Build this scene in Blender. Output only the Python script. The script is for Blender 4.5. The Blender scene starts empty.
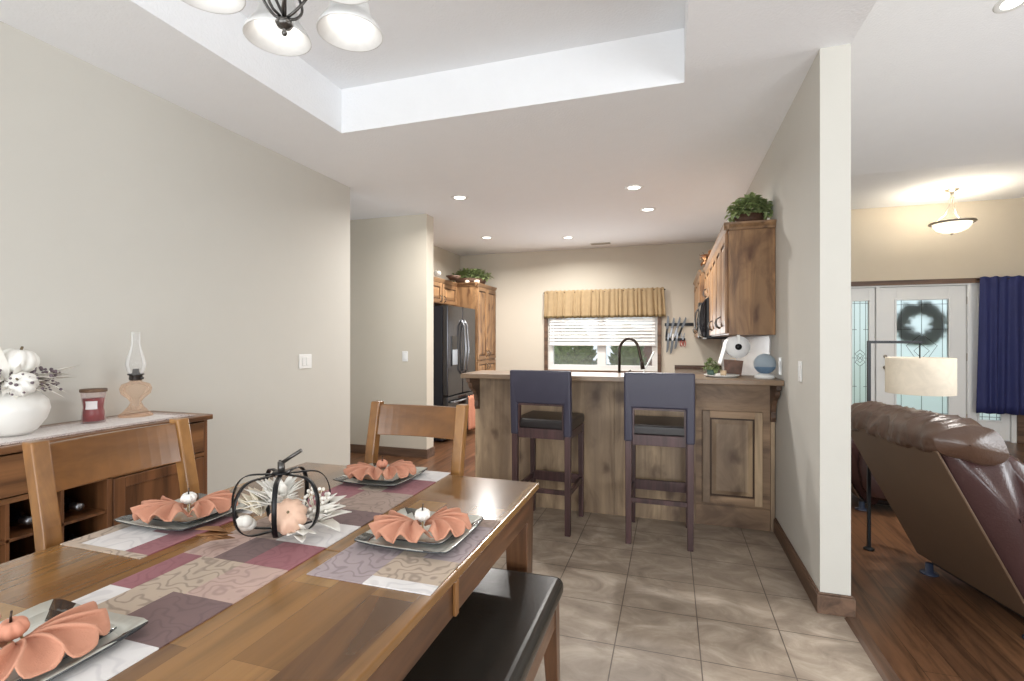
import bpy, bmesh, math, random
from mathutils import Vector, Matrix, noise
from math import pi, sin, cos, radians as R

SC = bpy.context.scene
COL = SC.collection
rnd = random.Random(7)

# ---------------------------------------------------------------- camera
cd = bpy.data.cameras.new('camera')
cam = bpy.data.objects.new('camera', cd); COL.objects.link(cam)
cd.sensor_width = 36; cd.lens = 36 * 500 / 1024
cd.clip_start = 0.02; cd.clip_end = 200
cam.location = (0, 0, 1.32)
cam.rotation_euler = (pi / 2, 0, math.atan(159 / 500))
SC.camera = cam

# ---------------------------------------------------------------- world, light, exposure
w = bpy.data.worlds.new('world'); SC.world = w; w.use_nodes = True
wn = w.node_tree.nodes; bg = wn['Background']
bg.inputs[0].default_value = (0.86, 0.93, 1.0, 1); bg.inputs[1].default_value = 0.75
SC.view_settings.view_transform = 'Standard'
SC.view_settings.look = 'None'
SC.view_settings.gamma = 1
SC.view_settings.use_curve_mapping = False
SC.view_settings.exposure = 0.80

def area(name, loc, rot, sx, sy, power, color=(1, 1, 1), shape='RECTANGLE', spread=180):
    l = bpy.data.lights.new(name, 'AREA'); l.shape = shape; l.size = sx
    if shape in ('RECTANGLE', 'ELLIPSE'): l.size_y = sy
    l.energy = power; l.color = color; l.spread = R(spread)
    o = bpy.data.objects.new(name, l); COL.objects.link(o)
    o.location = loc; o.rotation_euler = rot
    return o
# daylight entering through the glazed openings behind the camera
area('daylight_patio_door', (-1.0, -2.12, 1.15), (R(108), 0, 0), 2.9, 2.0, 62, (0.96, 0.98, 1.0))
area('daylight_living_window', (2.7, -2.12, 1.5), (R(106), 0, 0), 2.6, 1.7, 85, (0.93, 0.97, 1.0))
area('daylight_side_window', (5.12, 2.6, 1.6), (R(90), 0, R(90)), 2.4, 1.5, 50, (0.95, 0.98, 1.0))
# daylight through the kitchen window
area('daylight_kitchen_window', (-1.0, 7.62, 1.25), (R(-90), 0, 0), 1.5, 0.7, 15, (0.95, 0.98, 1.0))

# ---------------------------------------------------------------- colour / material helpers
def lin(c):
    r = []
    for v in c[:3]:
        v /= 255
        r.append(v / 12.92 if v <= 0.04045 else ((v + 0.055) / 1.055) ** 2.4)
    return (*r, 1)

def newmat(name):
    m = bpy.data.materials.new(name); m.use_nodes = True
    nt = m.node_tree; b = nt.nodes['Principled BSDF']
    return m, nt, b

def mixrgb(nt, fac, a, b, blend='MIX'):
    n = nt.nodes.new('ShaderNodeMix'); n.data_type = 'RGBA'; n.blend_type = blend
    for i, v in ((0, fac), (6, a), (7, b)):
        if hasattr(v, 'links') or isinstance(v, bpy.types.NodeSocket): nt.links.new(v, n.inputs[i])
        else: n.inputs[i].default_value = v
    return n.outputs[2]

def mapping(nt, scale=(1, 1, 1), loc=(0, 0, 0), rot=(0, 0, 0)):
    tc = nt.nodes.new('ShaderNodeTexCoord'); mp = nt.nodes.new('ShaderNodeMapping')
    nt.links.new(tc.outputs['Object'], mp.inputs[0])
    mp.inputs['Scale'].default_value = scale; mp.inputs['Location'].default_value = loc
    mp.inputs['Rotation'].default_value = rot
    return mp.outputs[0]

def tex_noise(nt, vec, scale, detail=4, rough=0.55, dist=0.0):
    n = nt.nodes.new('ShaderNodeTexNoise')
    nt.links.new(vec, n.inputs['Vector'])
    n.inputs['Scale'].default_value = scale; n.inputs['Detail'].default_value = detail
    n.inputs['Roughness'].default_value = rough; n.inputs['Distortion'].default_value = dist
    return n.outputs[0]

def ramp(nt, fac, stops, interp='LINEAR'):
    n = nt.nodes.new('ShaderNodeValToRGB'); cr = n.color_ramp; cr.interpolation = interp
    while len(cr.elements) < len(stops): cr.elements.new(0.5)
    for e, (p, c) in zip(cr.elements, stops):
        e.position = p; e.color = c if len(c) == 4 else (*c, 1)
    nt.links.new(fac, n.inputs[0])
    return n.outputs[0]

def bump(nt, b, h, strength=0.1, dist=0.01):
    n = nt.nodes.new('ShaderNodeBump'); n.inputs['Strength'].default_value = strength
    n.inputs['Distance'].default_value = dist
    nt.links.new(h, n.inputs['Height']); nt.links.new(n.outputs[0], b.inputs['Normal'])

def plain(name, c, rough=0.5, metal=0.0, var=0.06, vscale=8, bmp=0.0, bscale=60, coat=0, emit=None, es=0, spec=0.5):
    m, nt, b = newmat(name)
    v = mapping(nt)
    c = lin(c)
    d = tuple(max(0, x * (1 - var * 2)) for x in c[:3]) + (1,)
    nz = tex_noise(nt, v, vscale, 3)
    nt.links.new(mixrgb(nt, nz, d, tuple(min(1, x * (1 + var)) for x in c[:3]) + (1,)), b.inputs['Base Color'])
    b.inputs['Roughness'].default_value = rough; b.inputs['Metallic'].default_value = metal
    b.inputs['Coat Weight'].default_value = coat
    b.inputs['Specular IOR Level'].default_value = spec
    if bmp: bump(nt, b, tex_noise(nt, v, bscale, 3), bmp)
    if emit: b.inputs['Emission Color'].default_value = lin(emit); b.inputs['Emission Strength'].default_value = es
    return m

def glass(name, c=(255, 255, 255), rough=0.0, alpha=0.25, tint=None):
    """thin clear glass: mostly see-through with a glossy skin"""
    m, nt, b = newmat(name)
    out = nt.nodes['Material Output']
    tr = nt.nodes.new('ShaderNodeBsdfTransparent'); tr.inputs[0].default_value = lin(c)
    mx = nt.nodes.new('ShaderNodeMixShader')
    b.inputs['Base Color'].default_value = lin(tint or c); b.inputs['Roughness'].default_value = 0.05
    lw = nt.nodes.new('ShaderNodeLayerWeight'); lw.inputs[0].default_value = 0.35
    mr = nt.nodes.new('ShaderNodeMapRange'); mr.inputs['To Min'].default_value = alpha * 0.4; mr.inputs['To Max'].default_value = min(1, alpha * 2.4)
    nt.links.new(lw.outputs['Fresnel'], mr.inputs[0])
    nt.links.new(mr.outputs[0], mx.inputs[0])
    nt.links.new(tr.outputs[0], mx.inputs[1]); nt.links.new(b.outputs[0], mx.inputs[2])
    nt.links.new(mx.outputs[0], out.inputs[0])
    return m

def frosted(name, c, rough=0.4):
    m, nt, b = newmat(name)
    v = mapping(nt)
    b.inputs['Base Color'].default_value = lin(c); b.inputs['Transmission Weight'].default_value = 1
    b.inputs['Roughness'].default_value = rough; b.inputs['IOR'].default_value = 1.4
    return m

def wood(name, c1, c2, axis=2, rough=0.4, grain=14, knots=0.0, kcol=(60, 36, 20), coat=0.0, kscale=2.2, c3=None, blotch=0.0):
    """grain runs along the given object axis"""
    m, nt, b = newmat(name)
    st = [1, 1, 1]; st[axis] = 0.07
    v = mapping(nt, tuple(st), loc=(rnd.random() * 5,) * 3)
    n1 = tex_noise(nt, v, grain, 7, 0.6, 0.6)
    n0 = tex_noise(nt, v, grain * 0.28, 3, 0.5, 0.8)
    c1 = tuple(x * 0.86 for x in c1); c2 = tuple(min(255, x * 1.05) for x in c2)
    base = ramp(nt, n1, [(0.34, lin(c1)), (0.62, lin(c2))])
    if c3: base = mixrgb(nt, ramp(nt, n0, [(0.42, (0, 0, 0)), (0.62, (1, 1, 1))]), base, lin(c3))
    if blotch:
        vb = mapping(nt, tuple(0.5 if i == axis else 1.2 for i in range(3)))
        nb = tex_noise(nt, vb, 4.5, 4, 0.6, 1.2)
        base = mixrgb(nt, ramp(nt, nb, [(0.46, (0, 0, 0)), (0.66, (blotch,) * 3)]), base, lin(kcol))
    if knots:
        tc = nt.nodes.new('ShaderNodeTexCoord'); sx = nt.nodes.new('ShaderNodeSeparateXYZ'); nt.links.new(tc.outputs['Object'], sx.inputs[0])
        def mth(op, p, q):
            n_ = nt.nodes.new('ShaderNodeMath'); n_.operation = op
            for i_, v_ in enumerate((p, q)):
                if isinstance(v_, bpy.types.NodeSocket): nt.links.new(v_, n_.inputs[i_])
                else: n_.inputs[i_].default_value = v_
            return n_.outputs[0]
        xy = mth('ADD', sx.outputs[0], mth('MULTIPLY', sx.outputs[1], 1.37))
        cb = nt.nodes.new('ShaderNodeCombineXYZ')
        nt.links.new(mth('MULTIPLY', xy, 0.55 if axis == 0 else 1.0), cb.inputs[0]); nt.links.new(mth('MULTIPLY', sx.outputs[2], 1.0 if axis == 0 else 0.6), cb.inputs[1])
        nn = nt.nodes.new('ShaderNodeTexNoise'); nn.inputs['Scale'].default_value = 7; nn.inputs['Detail'].default_value = 4
        nt.links.new(cb.outputs[0], nn.inputs['Vector'])
        dn = nt.nodes.new('ShaderNodeVectorMath'); dn.operation = 'SCALE'; dn.inputs['Scale'].default_value = 0.16; nt.links.new(nn.outputs[1], dn.inputs[0])
        ad = nt.nodes.new('ShaderNodeVectorMath'); nt.links.new(cb.outputs[0], ad.inputs[0]); nt.links.new(dn.outputs[0], ad.inputs[1])
        vo = nt.nodes.new('ShaderNodeTexVoronoi'); vo.voronoi_dimensions = '2D'; vo.inputs['Scale'].default_value = kscale * 1.7
        nt.links.new(ad.outputs[0], vo.inputs['Vector'])
        k = ramp(nt, vo.outputs[0], [(0.04, (knots,) * 3), (0.1, (knots * 0.7,) * 3), (0.17, (knots * 0.25,) * 3), (0.34, (0, 0, 0))])
        base = mixrgb(nt, k, base, lin(kcol))
    nt.links.new(base, b.inputs['Base Color'])
    b.inputs['Roughness'].default_value = rough; b.inputs['Coat Weight'].default_value = coat
    b.inputs['Coat Roughness'].default_value = 0.15
    bump(nt, b, n1, 0.06, 0.004)
    return m

def planks(name, cols, length, width, along, rough, grain=18, mortar=0.0015, mcol=(50, 30, 18), loc=(0, 0, 0), offset=0.37, coat=0, streak=0.5):
    m, nt, b = newmat(name)
    rot = (0, 0, 0) if along == 0 else (0, 0, R(-90))
    v = mapping(nt, loc=loc, rot=rot)
    br = nt.nodes.new('ShaderNodeTexBrick'); nt.links.new(v, br.inputs['Vector'])
    br.offset = offset; br.inputs['Scale'].default_value = 1
    br.inputs['Brick Width'].default_value = length; br.inputs['Row Height'].default_value = width
    br.inputs['Mortar Size'].default_value = mortar; br.inputs['Bias'].default_value = 0.0
    br.inputs['Color1'].default_value = (0, 0, 0, 1); br.inputs['Color2'].default_value = (1, 1, 1, 1)
    br.inputs['Mortar'].default_value = (0.5, 0.5, 0.5, 1)
    n = len(cols)
    tone = ramp(nt, br.outputs[0], [(i / max(1, n - 1), lin(c)) for i, c in enumerate(cols)])
    st = [1, 1, 1]; st[along] = 0.08
    vg = mapping(nt, tuple(st))
    g = tex_noise(nt, vg, grain, 6, 0.62, 0.9)
    gr = ramp(nt, g, [(0.36, (1 - streak,) * 3), (0.52, (1 - streak * 0.25,) * 3), (0.62, (1, 1, 1))])
    c = mixrgb(nt, 1.0, tone, gr, 'MULTIPLY')
    c = mixrgb(nt, br.outputs['Fac'], c, lin(mcol))
    nt.links.new(c, b.inputs['Base Color'])
    b.inputs['Roughness'].default_value = rough; b.inputs['Coat Weight'].default_value = coat
    b.inputs['Coat Roughness'].default_value = 0.24
    bump(nt, b, g, 0.04, 0.003)
    return m

def tiles(name):
    m, nt, b = newmat(name)
    v = mapping(nt, loc=(0.233, -2.2, 0))
    br = nt.nodes.new('ShaderNodeTexBrick'); nt.links.new(v, br.inputs['Vector'])
    br.offset = 0; br.inputs['Scale'].default_value = 1
    br.inputs['Brick Width'].default_value = 0.3505; br.inputs['Row Height'].default_value = 0.3405
    br.inputs['Mortar Size'].default_value = 0.0028; br.inputs['Mortar Smooth'].default_value = 0.2
    br.inputs['Color1'].default_value = (0, 0, 0, 1); br.inputs['Color2'].default_value = (1, 1, 1, 1)
    va = mapping(nt, (1, 1.6, 1), rot=(0, 0, 0.3))
    n = tex_noise(nt, va, 4.2, 8, 0.66, 0.8)
    c = ramp(nt, n, [(0.3, lin((128, 114, 100))), (0.5, lin((160, 145, 129))), (0.66, lin((186, 172, 156)))])
    c = mixrgb(nt, ramp(nt, br.outputs[0], [(0, (0, 0, 0)), (1, (0.22,) * 3)]), c, lin((142, 128, 115)))
    c = mixrgb(nt, br.outputs['Fac'], c, lin((98, 86, 76)))
    nt.links.new(c, b.inputs['Base Color'])
    b.inputs['Roughness'].default_value = 0.38
    iv = nt.nodes.new('ShaderNodeMath'); iv.operation = 'SUBTRACT'; iv.inputs[0].default_value = 1
    nt.links.new(br.outputs['Fac'], iv.inputs[1])
    bump(nt, b, iv.outputs[0], 0.3, 0.003)
    return m

def cloth_pat(name, c, c2, amount=0.6, scale=26, rough=0.8):
    """woven cloth with scrolled line pattern"""
    m, nt, b = newmat(name)
    v = mapping(nt)
    wv = nt.nodes.new('ShaderNodeTexWave'); nt.links.new(v, wv.inputs[0])
    wv.wave_type = 'RINGS'; wv.inputs['Scale'].default_value = scale * 0.28; wv.inputs['Distortion'].default_value = 16
    wv.inputs['Detail'].default_value = 1.2; wv.inputs['Detail Scale'].default_value = 2.2; wv.rings_direction = 'SPHERICAL'
    f = ramp(nt, wv.outputs[1], [(0.0, (amount,) * 3), (0.16, (amount * 0.5,) * 3), (0.3, (0, 0, 0))])
    n = tex_noise(nt, v, 9, 4)
    base = mixrgb(nt, n, lin(tuple(x * 0.9 for x in c)), lin(tuple(min(255, x * 1.07) for x in c)))
    nt.links.new(mixrgb(nt, f, base, lin(c2)), b.inputs['Base Color'])
    b.inputs['Roughness'].default_value = rough
    b.inputs['Sheen Weight'].default_value = 0.15
    bump(nt, b, tex_noise(nt, v, 400, 2), 0.15, 0.002)
    return m

M = {}
M['wall'] = plain('wall_paint', (205, 202, 194), 0.85, var=0.01, bmp=0.05, bscale=180)
M['wall_kitchen'] = plain('kitchen_wall_paint', (207, 199, 184), 0.85, var=0.01, bmp=0.05, bscale=180)
M['wall_living'] = plain('living_wall_lamp_tint', (204, 192, 172), 0.85, var=0.015, bmp=0.05, bscale=160)  # tan warmth of the lamp light is mixed into this wall colour
M['ceiling'] = plain('ceiling_paint', (242, 243, 245), 0.9, var=0.01, bmp=0.25, bscale=70)
M['trim'] = wood('trim_wood', (82, 60, 46), (112, 86, 68), 1, 0.5)
M['trim_x'] = wood('trim_wood_x', (82, 60, 46), (112, 86, 68), 0, 0.5)
M['floor_tile'] = tiles('floor_tile')
M['floor_wood'] = planks('laminate_floor', [(96, 66, 46), (120, 84, 58), (108, 74, 52), (134, 96, 68), (92, 62, 46)], 1.2, 0.12, 1, 0.32, grain=26, streak=0.6)
M['white'] = plain('white_paint', (232, 232, 230), 0.45, var=0.01)
M['plastic'] = plain('white_plastic', (236, 236, 234), 0.35, var=0.01)
M['alder'] = wood('knotty_alder', (136, 100, 66), (168, 128, 88), 2, 0.42, 16, knots=0.85, kcol=(78, 46, 26), kscale=2.6, c3=(146, 112, 78), blotch=0.65)
M['alder_h'] = wood('knotty_alder_rail', (122, 92, 64), (152, 118, 84), 0, 0.42, 16, c3=(134, 100, 68), kcol=(78, 46, 26), blotch=0.4)
M['island'] = wood('weathered_alder', (158, 132, 104), (194, 168, 136), 2, 0.5, 12, knots=0.75, kcol=(84, 62, 48), kscale=2.3, c3=(142, 120, 98), blotch=0.38)
M['island_h'] = wood('weathered_alder_rail', (138, 110, 84), (172, 142, 112), 0, 0.5, 12, knots=0.6, kcol=(80, 58, 44), c3=(140, 114, 90), blotch=0.6)
M['darkgap'] = plain('dark_groove', (66, 44, 30), 0.5)  # darker brown for the groove around raised door panels
M['counter'] = plain('countertop_tile', (140, 116, 92), 0.3, var=0.16, vscale=22)
M['darkcounter'] = plain('dark_countertop', (84, 62, 48), 0.3, var=0.2, vscale=40)
M['navy'] = plain('leather_blue_reflection', (62, 60, 76), 0.36, var=0.05, bmp=0.06, bscale=220)  # espresso leather with its blue reflection painted into the base colour
M['seatleather'] = plain('seat_leather', (34, 28, 28), 0.3, var=0.05, bmp=0.06, bscale=220)
M['espresso'] = wood('espresso_wood', (60, 40, 40), (84, 60, 60), 2, 0.35, 18)
M['table'] = planks('acacia_tabletop', [(96, 62, 34), (150, 108, 60), (128, 90, 48), (166, 126, 74), (116, 78, 42), (146, 104, 56), (160, 116, 66)], 0.62, 0.105, 1, 0.2, grain=9, mortar=0.0004, mcol=(96, 62, 34), coat=0.5, streak=0.5, offset=0.43)
M['table_dark'] = wood('table_base_wood', (70, 46, 32), (108, 74, 50), 1, 0.3, 14, coat=0.2)
M['table_leg'] = wood('table_leg_wood', (70, 46, 32), (108, 74, 50), 2, 0.3, 14, coat=0.2)
M['chair'] = wood('chair_wood', (112, 72, 36), (156, 112, 64), 2, 0.3, 10, coat=0.3, c3=(134, 90, 48), blotch=0.45, kcol=(88, 54, 28))
M['chair_rail'] = wood('chair_rail_wood', (102, 66, 34), (154, 110, 62), 0, 0.3, 9, coat=0.3, c3=(132, 88, 46), blotch=0.6, kcol=(84, 52, 26))
M['blackleather'] = plain('black_leather', (38, 35, 31), 0.26, var=0.05, bmp=0.05, bscale=90)
M['side'] = wood('sideboard_wood', (92, 60, 38), (134, 92, 58), 1, 0.32, 12, coat=0.2)
M['side_v'] = wood('sideboard_wood_v', (86, 54, 34), (124, 82, 52), 2, 0.32, 12, coat=0.2)
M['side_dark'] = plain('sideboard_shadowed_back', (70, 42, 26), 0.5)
M['black'] = plain('black_metal', (32, 32, 34), 0.35, 0.6)
M['blackplastic'] = plain('black_plastic', (26, 27, 30), 0.3)
M['bronze'] = plain('brushed_bronze', (70, 60, 54), 0.3, 0.9)
M['pewter'] = plain('pewter_metal', (92, 90, 88), 0.3, 0.9)
M['nickel'] = plain('brushed_nickel', (176, 166, 152), 0.3, 0.9)
M['steel'] = plain('steel', (150, 152, 156), 0.3, 0.95)
M['blade'] = plain('knife_steel', (112, 116, 120), 0.42, 0.8)
M['fridge'] = plain('black_stainless', (84, 84, 88), 0.16, 0.9, var=0.02)
M['fridge_side'] = plain('black_enamel', (24, 27, 38), 0.4)
M['blackgloss'] = plain('black_gloss', (18, 20, 26), 0.08)
M['peach'] = plain('peach_napkin', (204, 146, 120), 0.85, var=0.06, vscale=20, bmp=0.3, bscale=400)
M['peach_pumpkin'] = plain('peach_pumpkin', (218, 182, 158), 0.6, var=0.05)
M['coral_pumpkin'] = plain('coral_pumpkin', (204, 140, 114), 0.7, var=0.05)
M['white_pumpkin'] = plain('white_pumpkin', (238, 236, 230), 0.5, var=0.02)
M['ceramic'] = plain('white_ceramic', (232, 230, 225), 0.3, var=0.01)
M['plate'] = plain('stoneware', (222, 221, 212), 0.12, var=0.03, coat=0.6)
M['plate_rim'] = plain('stoneware_rim', (206, 207, 198), 0.12, var=0.08, vscale=30, coat=0.6)
M['plate_dark'] = plain('stoneware_dark_glaze', (44, 48, 52), 0.1, var=0.3, vscale=40, coat=0.6)
M['r_tan'] = cloth_pat('runner_tan', (186, 166, 146), (112, 94, 82), 0.6)
M['r_taupe'] = cloth_pat('runner_taupe', (160, 136, 122), (104, 84, 76), 0.5)
M['r_pink'] = cloth_pat('runner_rose_tan', (188, 158, 146), (140, 112, 104), 0.5)
M['r_greymauve'] = cloth_pat('mat_grey_mauve', (164, 148, 150), (116, 98, 104), 0.6)
M['r_mauve'] = cloth_pat('runner_mauve', (110, 82, 80), (84, 60, 60), 0.5)
M['r_burg'] = cloth_pat('runner_burgundy', (144, 82, 90), (120, 54, 62), 0.5)
M['r_white'] = cloth_pat('runner_white', (226, 222, 220), (184, 180, 182), 0.4, 18)
M['lace'] = cloth_pat('lace_white', (228, 222, 218), (150, 120, 118), 0.35, 60)
M['lace_edge'] = cloth_pat('lace_border', (206, 190, 184), (70, 34, 36), 1.0, 110)
M['valance'] = plain('gold_valance', (176, 152, 116), 0.8, var=0.1, vscale=14)
M['valance_band'] = plain('valance_band', (142, 122, 84), 0.8, var=0.25, vscale=30)
M['blind'] = plain('blind_slat', (236, 236, 234), 0.5, var=0.01)
M['curtain'] = plain('navy_curtain', (38, 44, 96), 0.7, var=0.12, vscale=5)
M['leaf'] = plain('green_leaf', (166, 182, 124), 0.5, var=0.35, vscale=14)
M['leaf2'] = plain('dark_green_leaf', (148, 164, 108), 0.5, var=0.35, vscale=14)
M['leafdark'] = plain('wreath_leaf', (62, 66, 62), 0.6, var=0.3)
M['leafblue'] = plain('bluish_leaf', (96, 122, 112), 0.5, var=0.25, vscale=14)
M['cream'] = plain('cream_leaf', (236, 226, 206), 0.7, var=0.06, vscale=14)
M['whiteleaf'] = plain('white_leaf', (238, 234, 226), 0.7, var=0.03)
M['husk'] = plain('corn_husk', (214, 186, 140), 0.7, var=0.15, vscale=14)
M['rust'] = plain('rust_leaf', (168, 122, 80), 0.7, var=0.2, vscale=14)
M['berry'] = plain('purple_berry', (112, 98, 104), 0.6, var=0.3)
M['wicker'] = plain('dark_wicker', (86, 58, 40), 0.7, var=0.3, vscale=60)
M['stem'] = plain('pumpkin_stem', (120, 104, 78), 0.7, var=0.2)
M['wax'] = plain('red_wax', (140, 16, 22), 0.35, var=0.1)
M['cork'] = wood('lid_wood', (96, 70, 52), (128, 98, 74), 0, 0.5)
M['label'] = plain('white_label', (232, 226, 226), 0.6, var=0.03)
M['clear'] = glass('clear_glass', (250, 250, 250), alpha=0.22)
M['amberglass'] = glass('pink_glass', (253, 243, 234), alpha=0.13, tint=(240, 220, 204))
M['redglass'] = glass('jar_glass', (252, 246, 246), alpha=0.14)
M['window_glass'] = glass('window_glass', (250, 252, 252), alpha=0.12)
M['doorglass'] = frosted('textured_door_glass', (232, 246, 244), 0.5)
M['doorglass_green'] = frosted('green_door_glass', (218, 230, 224), 0.5)
M['leather'] = plain('brown_leather', (84, 62, 50), 0.3, var=0.12, vscale=5, bmp=0.15, bscale=110)
M['leather_side'] = plain('burgundy_leather', (70, 48, 47), 0.27, var=0.1, vscale=5, bmp=0.15, bscale=110)
M['leatherback'] = plain('brown_vinyl_back', (98, 76, 58), 0.62, var=0.1, vscale=3, bmp=0.06, bscale=160)
M['slider'] = plain('blue_slider', (52, 60, 80), 0.4)
M['paper'] = plain('paper_towel', (240, 240, 240), 0.9, var=0.01, bmp=0.2, bscale=160)
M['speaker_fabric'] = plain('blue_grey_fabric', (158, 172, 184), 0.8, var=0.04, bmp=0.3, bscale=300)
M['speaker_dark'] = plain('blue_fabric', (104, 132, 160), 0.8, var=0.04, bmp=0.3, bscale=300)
M['candle'] = plain('cream_candle', (224, 196, 160), 0.6, var=0.03)
M['photo'] = plain('brown_print', (120, 84, 66), 0.5, var=0.6, vscale=26)
M['redplastic'] = plain('red_plastic', (176, 44, 40), 0.35)
M['splash'] = plain('backsplash_tile', (208, 206, 204), 0.25, var=0.03)
M['towel'] = plain('orange_dish_towel', (206, 140, 112), 0.9, var=0.12, vscale=40)
M['brick'] = plain('brick', (150, 110, 100), 0.8, var=0.2, vscale=20)
M['grass'] = plain('grass', (120, 140, 84), 0.9, var=0.2, vscale=3)
M['shade_fabric'] = None

def lampglass(name, c, es, rough=0.4):
    m, nt, b = newmat(name)
    v = mapping(nt)
    n = tex_noise(nt, v, 14, 3, 0.6, 1.5)
    col = mixrgb(nt, n, lin(tuple(x * 0.88 for x in c)), lin(c))
    nt.links.new(col, b.inputs['Base Color']); nt.links.new(col, b.inputs['Emission Color'])
    b.inputs['Emission Strength'].default_value = es; b.inputs['Roughness'].default_value = rough
    return m
M['alabaster'] = lampglass('alabaster_glass', (226, 226, 224), 0.06, 0.3)
M['alabaster_warm'] = lampglass('warm_alabaster_glass', (255, 246, 224), 0.75, 0.3)
M['shade_fabric'] = lampglass('linen_shade', (216, 204, 186), 0.10, 0.9)
M['bulb'] = lampglass('bulb_glow', (255, 252, 244), 0.9)
M['can'] = lampglass('downlight_glow', (255, 252, 244), 3.0)

# ---------------------------------------------------------------- mesh builder
class MB:
    def __init__(s): s.bm = bmesh.new(); s.mi = 0
    def _tag(s, fs, sm=False):
        for f in fs: f.material_index = s.mi; f.smooth = sm
    def box(s, x0, x1, y0, y1, z0, z1, mat=None):
        p = [(x, y, z) for x in (x0, x1) for y in (y0, y1) for z in (z0, z1)]
        if mat: p = [mat @ Vector(q) for q in p]
        v = [s.bm.verts.new(q) for q in p]
        fs = [s.bm.faces.new([v[i] for i in q]) for q in ((0, 1, 3, 2), (4, 6, 7, 5), (0, 4, 5, 1), (2, 3, 7, 6), (0, 2, 6, 4), (1, 5, 7, 3))]
        s._tag(fs); return s
    def beam(s, a, b, wx, wy, wx2=None, wy2=None, up=(0, 1, 0)):
        a, b = Vector(a), Vector(b); d = (b - a).normalized(); u = Vector(up)
        x = u.cross(d)
        if x.length < 1e-3: x = Vector((1, 0, 0)).cross(d)
        x.normalize(); y = d.cross(x).normalized()
        v = []
        for p, ww, hh in ((a, wx, wy), (b, wx2 or wx, wy2 or wy)):
            for sx, sy in ((-1, -1), (1, -1), (1, 1), (-1, 1)):
                v.append(s.bm.verts.new(p + x * sx * ww / 2 + y * sy * hh / 2))
        fs = [s.bm.faces.new([v[i] for i in q]) for q in ((3, 2, 1, 0), (4, 5, 6, 7), (0, 1, 5, 4), (1, 2, 6, 5), (2, 3, 7, 6), (3, 0, 4, 7))]
        s._tag(fs); return s
    def prism(s, poly, axis, a, b, mat=None):
        def pt(p, t):
            q = {0: (t, p[0], p[1]), 1: (p[0], t, p[1]), 2: (p[0], p[1], t)}[axis]
            return mat @ Vector(q) if mat else q
        va = [s.bm.verts.new(pt(p, a)) for p in poly]; vb = [s.bm.verts.new(pt(p, b)) for p in poly]
        fs = [s.bm.faces.new(va), s.bm.faces.new(list(reversed(vb)))]
        n = len(poly)
        for i in range(n): fs.append(s.bm.faces.new((va[i], vb[i], vb[(i + 1) % n], va[(i + 1) % n])))
        s._tag(fs); return s
    def grid(s, fn, nu, nv, cu=False, cv=False, sm=True, mats=None):
        U = nu if cu else nu + 1; V = nv if cv else nv + 1
        g = [[s.bm.verts.new(fn(i / nu, j / nv)) for j in range(V)] for i in range(U)]
        for i in range(nu):
            for j in range(nv):
                f = s.bm.faces.new((g[i][j], g[(i + 1) % U][j], g[(i + 1) % U][(j + 1) % V], g[i][(j + 1) % V]))
                f.smooth = sm; f.material_index = mats(i / nu, j / nv) if mats else s.mi
        return g
    def lathe(s, prof, c=(0, 0, 0), seg=24, axis=2, fr=None, sm=True):
        cx, cy, cz = c
        def fn(u, v):
            k = min(len(prof) - 1, int(round(v * (len(prof) - 1)))); r, z = prof[k]; a = u * 2 * pi
            r = max(r, 1e-4)
            if fr: r *= fr(a)
            p = {2: (r * cos(a), r * sin(a), z), 1: (r * cos(a), z, r * sin(a)), 0: (z, r * cos(a), r * sin(a))}[axis]
            return (p[0] + cx, p[1] + cy, p[2] + cz)
        s.grid(fn, seg, len(prof) - 1, cu=True, sm=sm); return s
    def cyl(s, c, r, h, axis=2, seg=20):
        return s.lathe([(0, 0), (r, 0), (r, h), (0, h)], c, seg, axis, sm=False)
    def tube(s, pts, r, seg=8, caps=True):
        P = [Vector(p) for p in pts]; n = len(P); rs = r if isinstance(r, (list, tuple)) else [r] * n
        T = [(P[min(i + 1, n - 1)] - P[max(i - 1, 0)]).normalized() for i in range(n)]
        a = Vector((0, 0, 1)) if abs(T[0].z) < 0.9 else Vector((1, 0, 0))
        N = (a - T[0] * a.dot(T[0])).normalized(); rings = []
        for i in range(n):
            N = N - T[i] * N.dot(T[i]); N.normalize(); B = T[i].cross(N)
            rings.append([s.bm.verts.new(P[i] + (N * cos(k * 2 * pi / seg) + B * sin(k * 2 * pi / seg)) * rs[i]) for k in range(seg)])
        fs = []
        for i in range(n - 1):
            for k in range(seg): fs.append(s.bm.faces.new((rings[i][k], rings[i][(k + 1) % seg], rings[i + 1][(k + 1) % seg], rings[i + 1][k])))
        s._tag(fs, True)
        if caps: s._tag([s.bm.faces.new(list(reversed(rings[0]))), s.bm.faces.new(rings[-1])])
        return s
    def ball(s, c, r, seg=12, ring=8, fn=None):
        rx, ry, rz = r if isinstance(r, (tuple, list)) else (r, r, r)
        def f(u, v):
            a = u * 2 * pi; t = max(0.02, min(pi - 0.02, v * pi)); k = fn(a, t) if fn else 1
            return (c[0] + rx * k * sin(t) * cos(a), c[1] + ry * k * sin(t) * sin(a), c[2] - rz * cos(t) * (k if fn is None else 1))
        s.grid(f, seg, ring, cu=True); return s
    def leaf(s, p, d, n, L, W, bend=0.2):
        p, d = Vector(p), Vector(d).normalized(); n = Vector(n)
        x = d.cross(n)
        if x.length < 1e-3: x = d.cross(Vector((0.3, 1, 0.2)))
        x.normalize(); n = x.cross(d).normalized()
        def q(t, sd): return s.bm.verts.new(p + d * L * t + x * W * sd - n * bend * L * t * t + n * abs(sd) * W * 0.4)
        a = q(0, 0); b1, b2 = q(0.35, -0.5), q(0.35, 0.5); c1, c2 = q(0.72, -0.38), q(0.72, 0.38); e = q(1, 0); m1, m2 = q(0.35, 0), q(0.72, 0)
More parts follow.
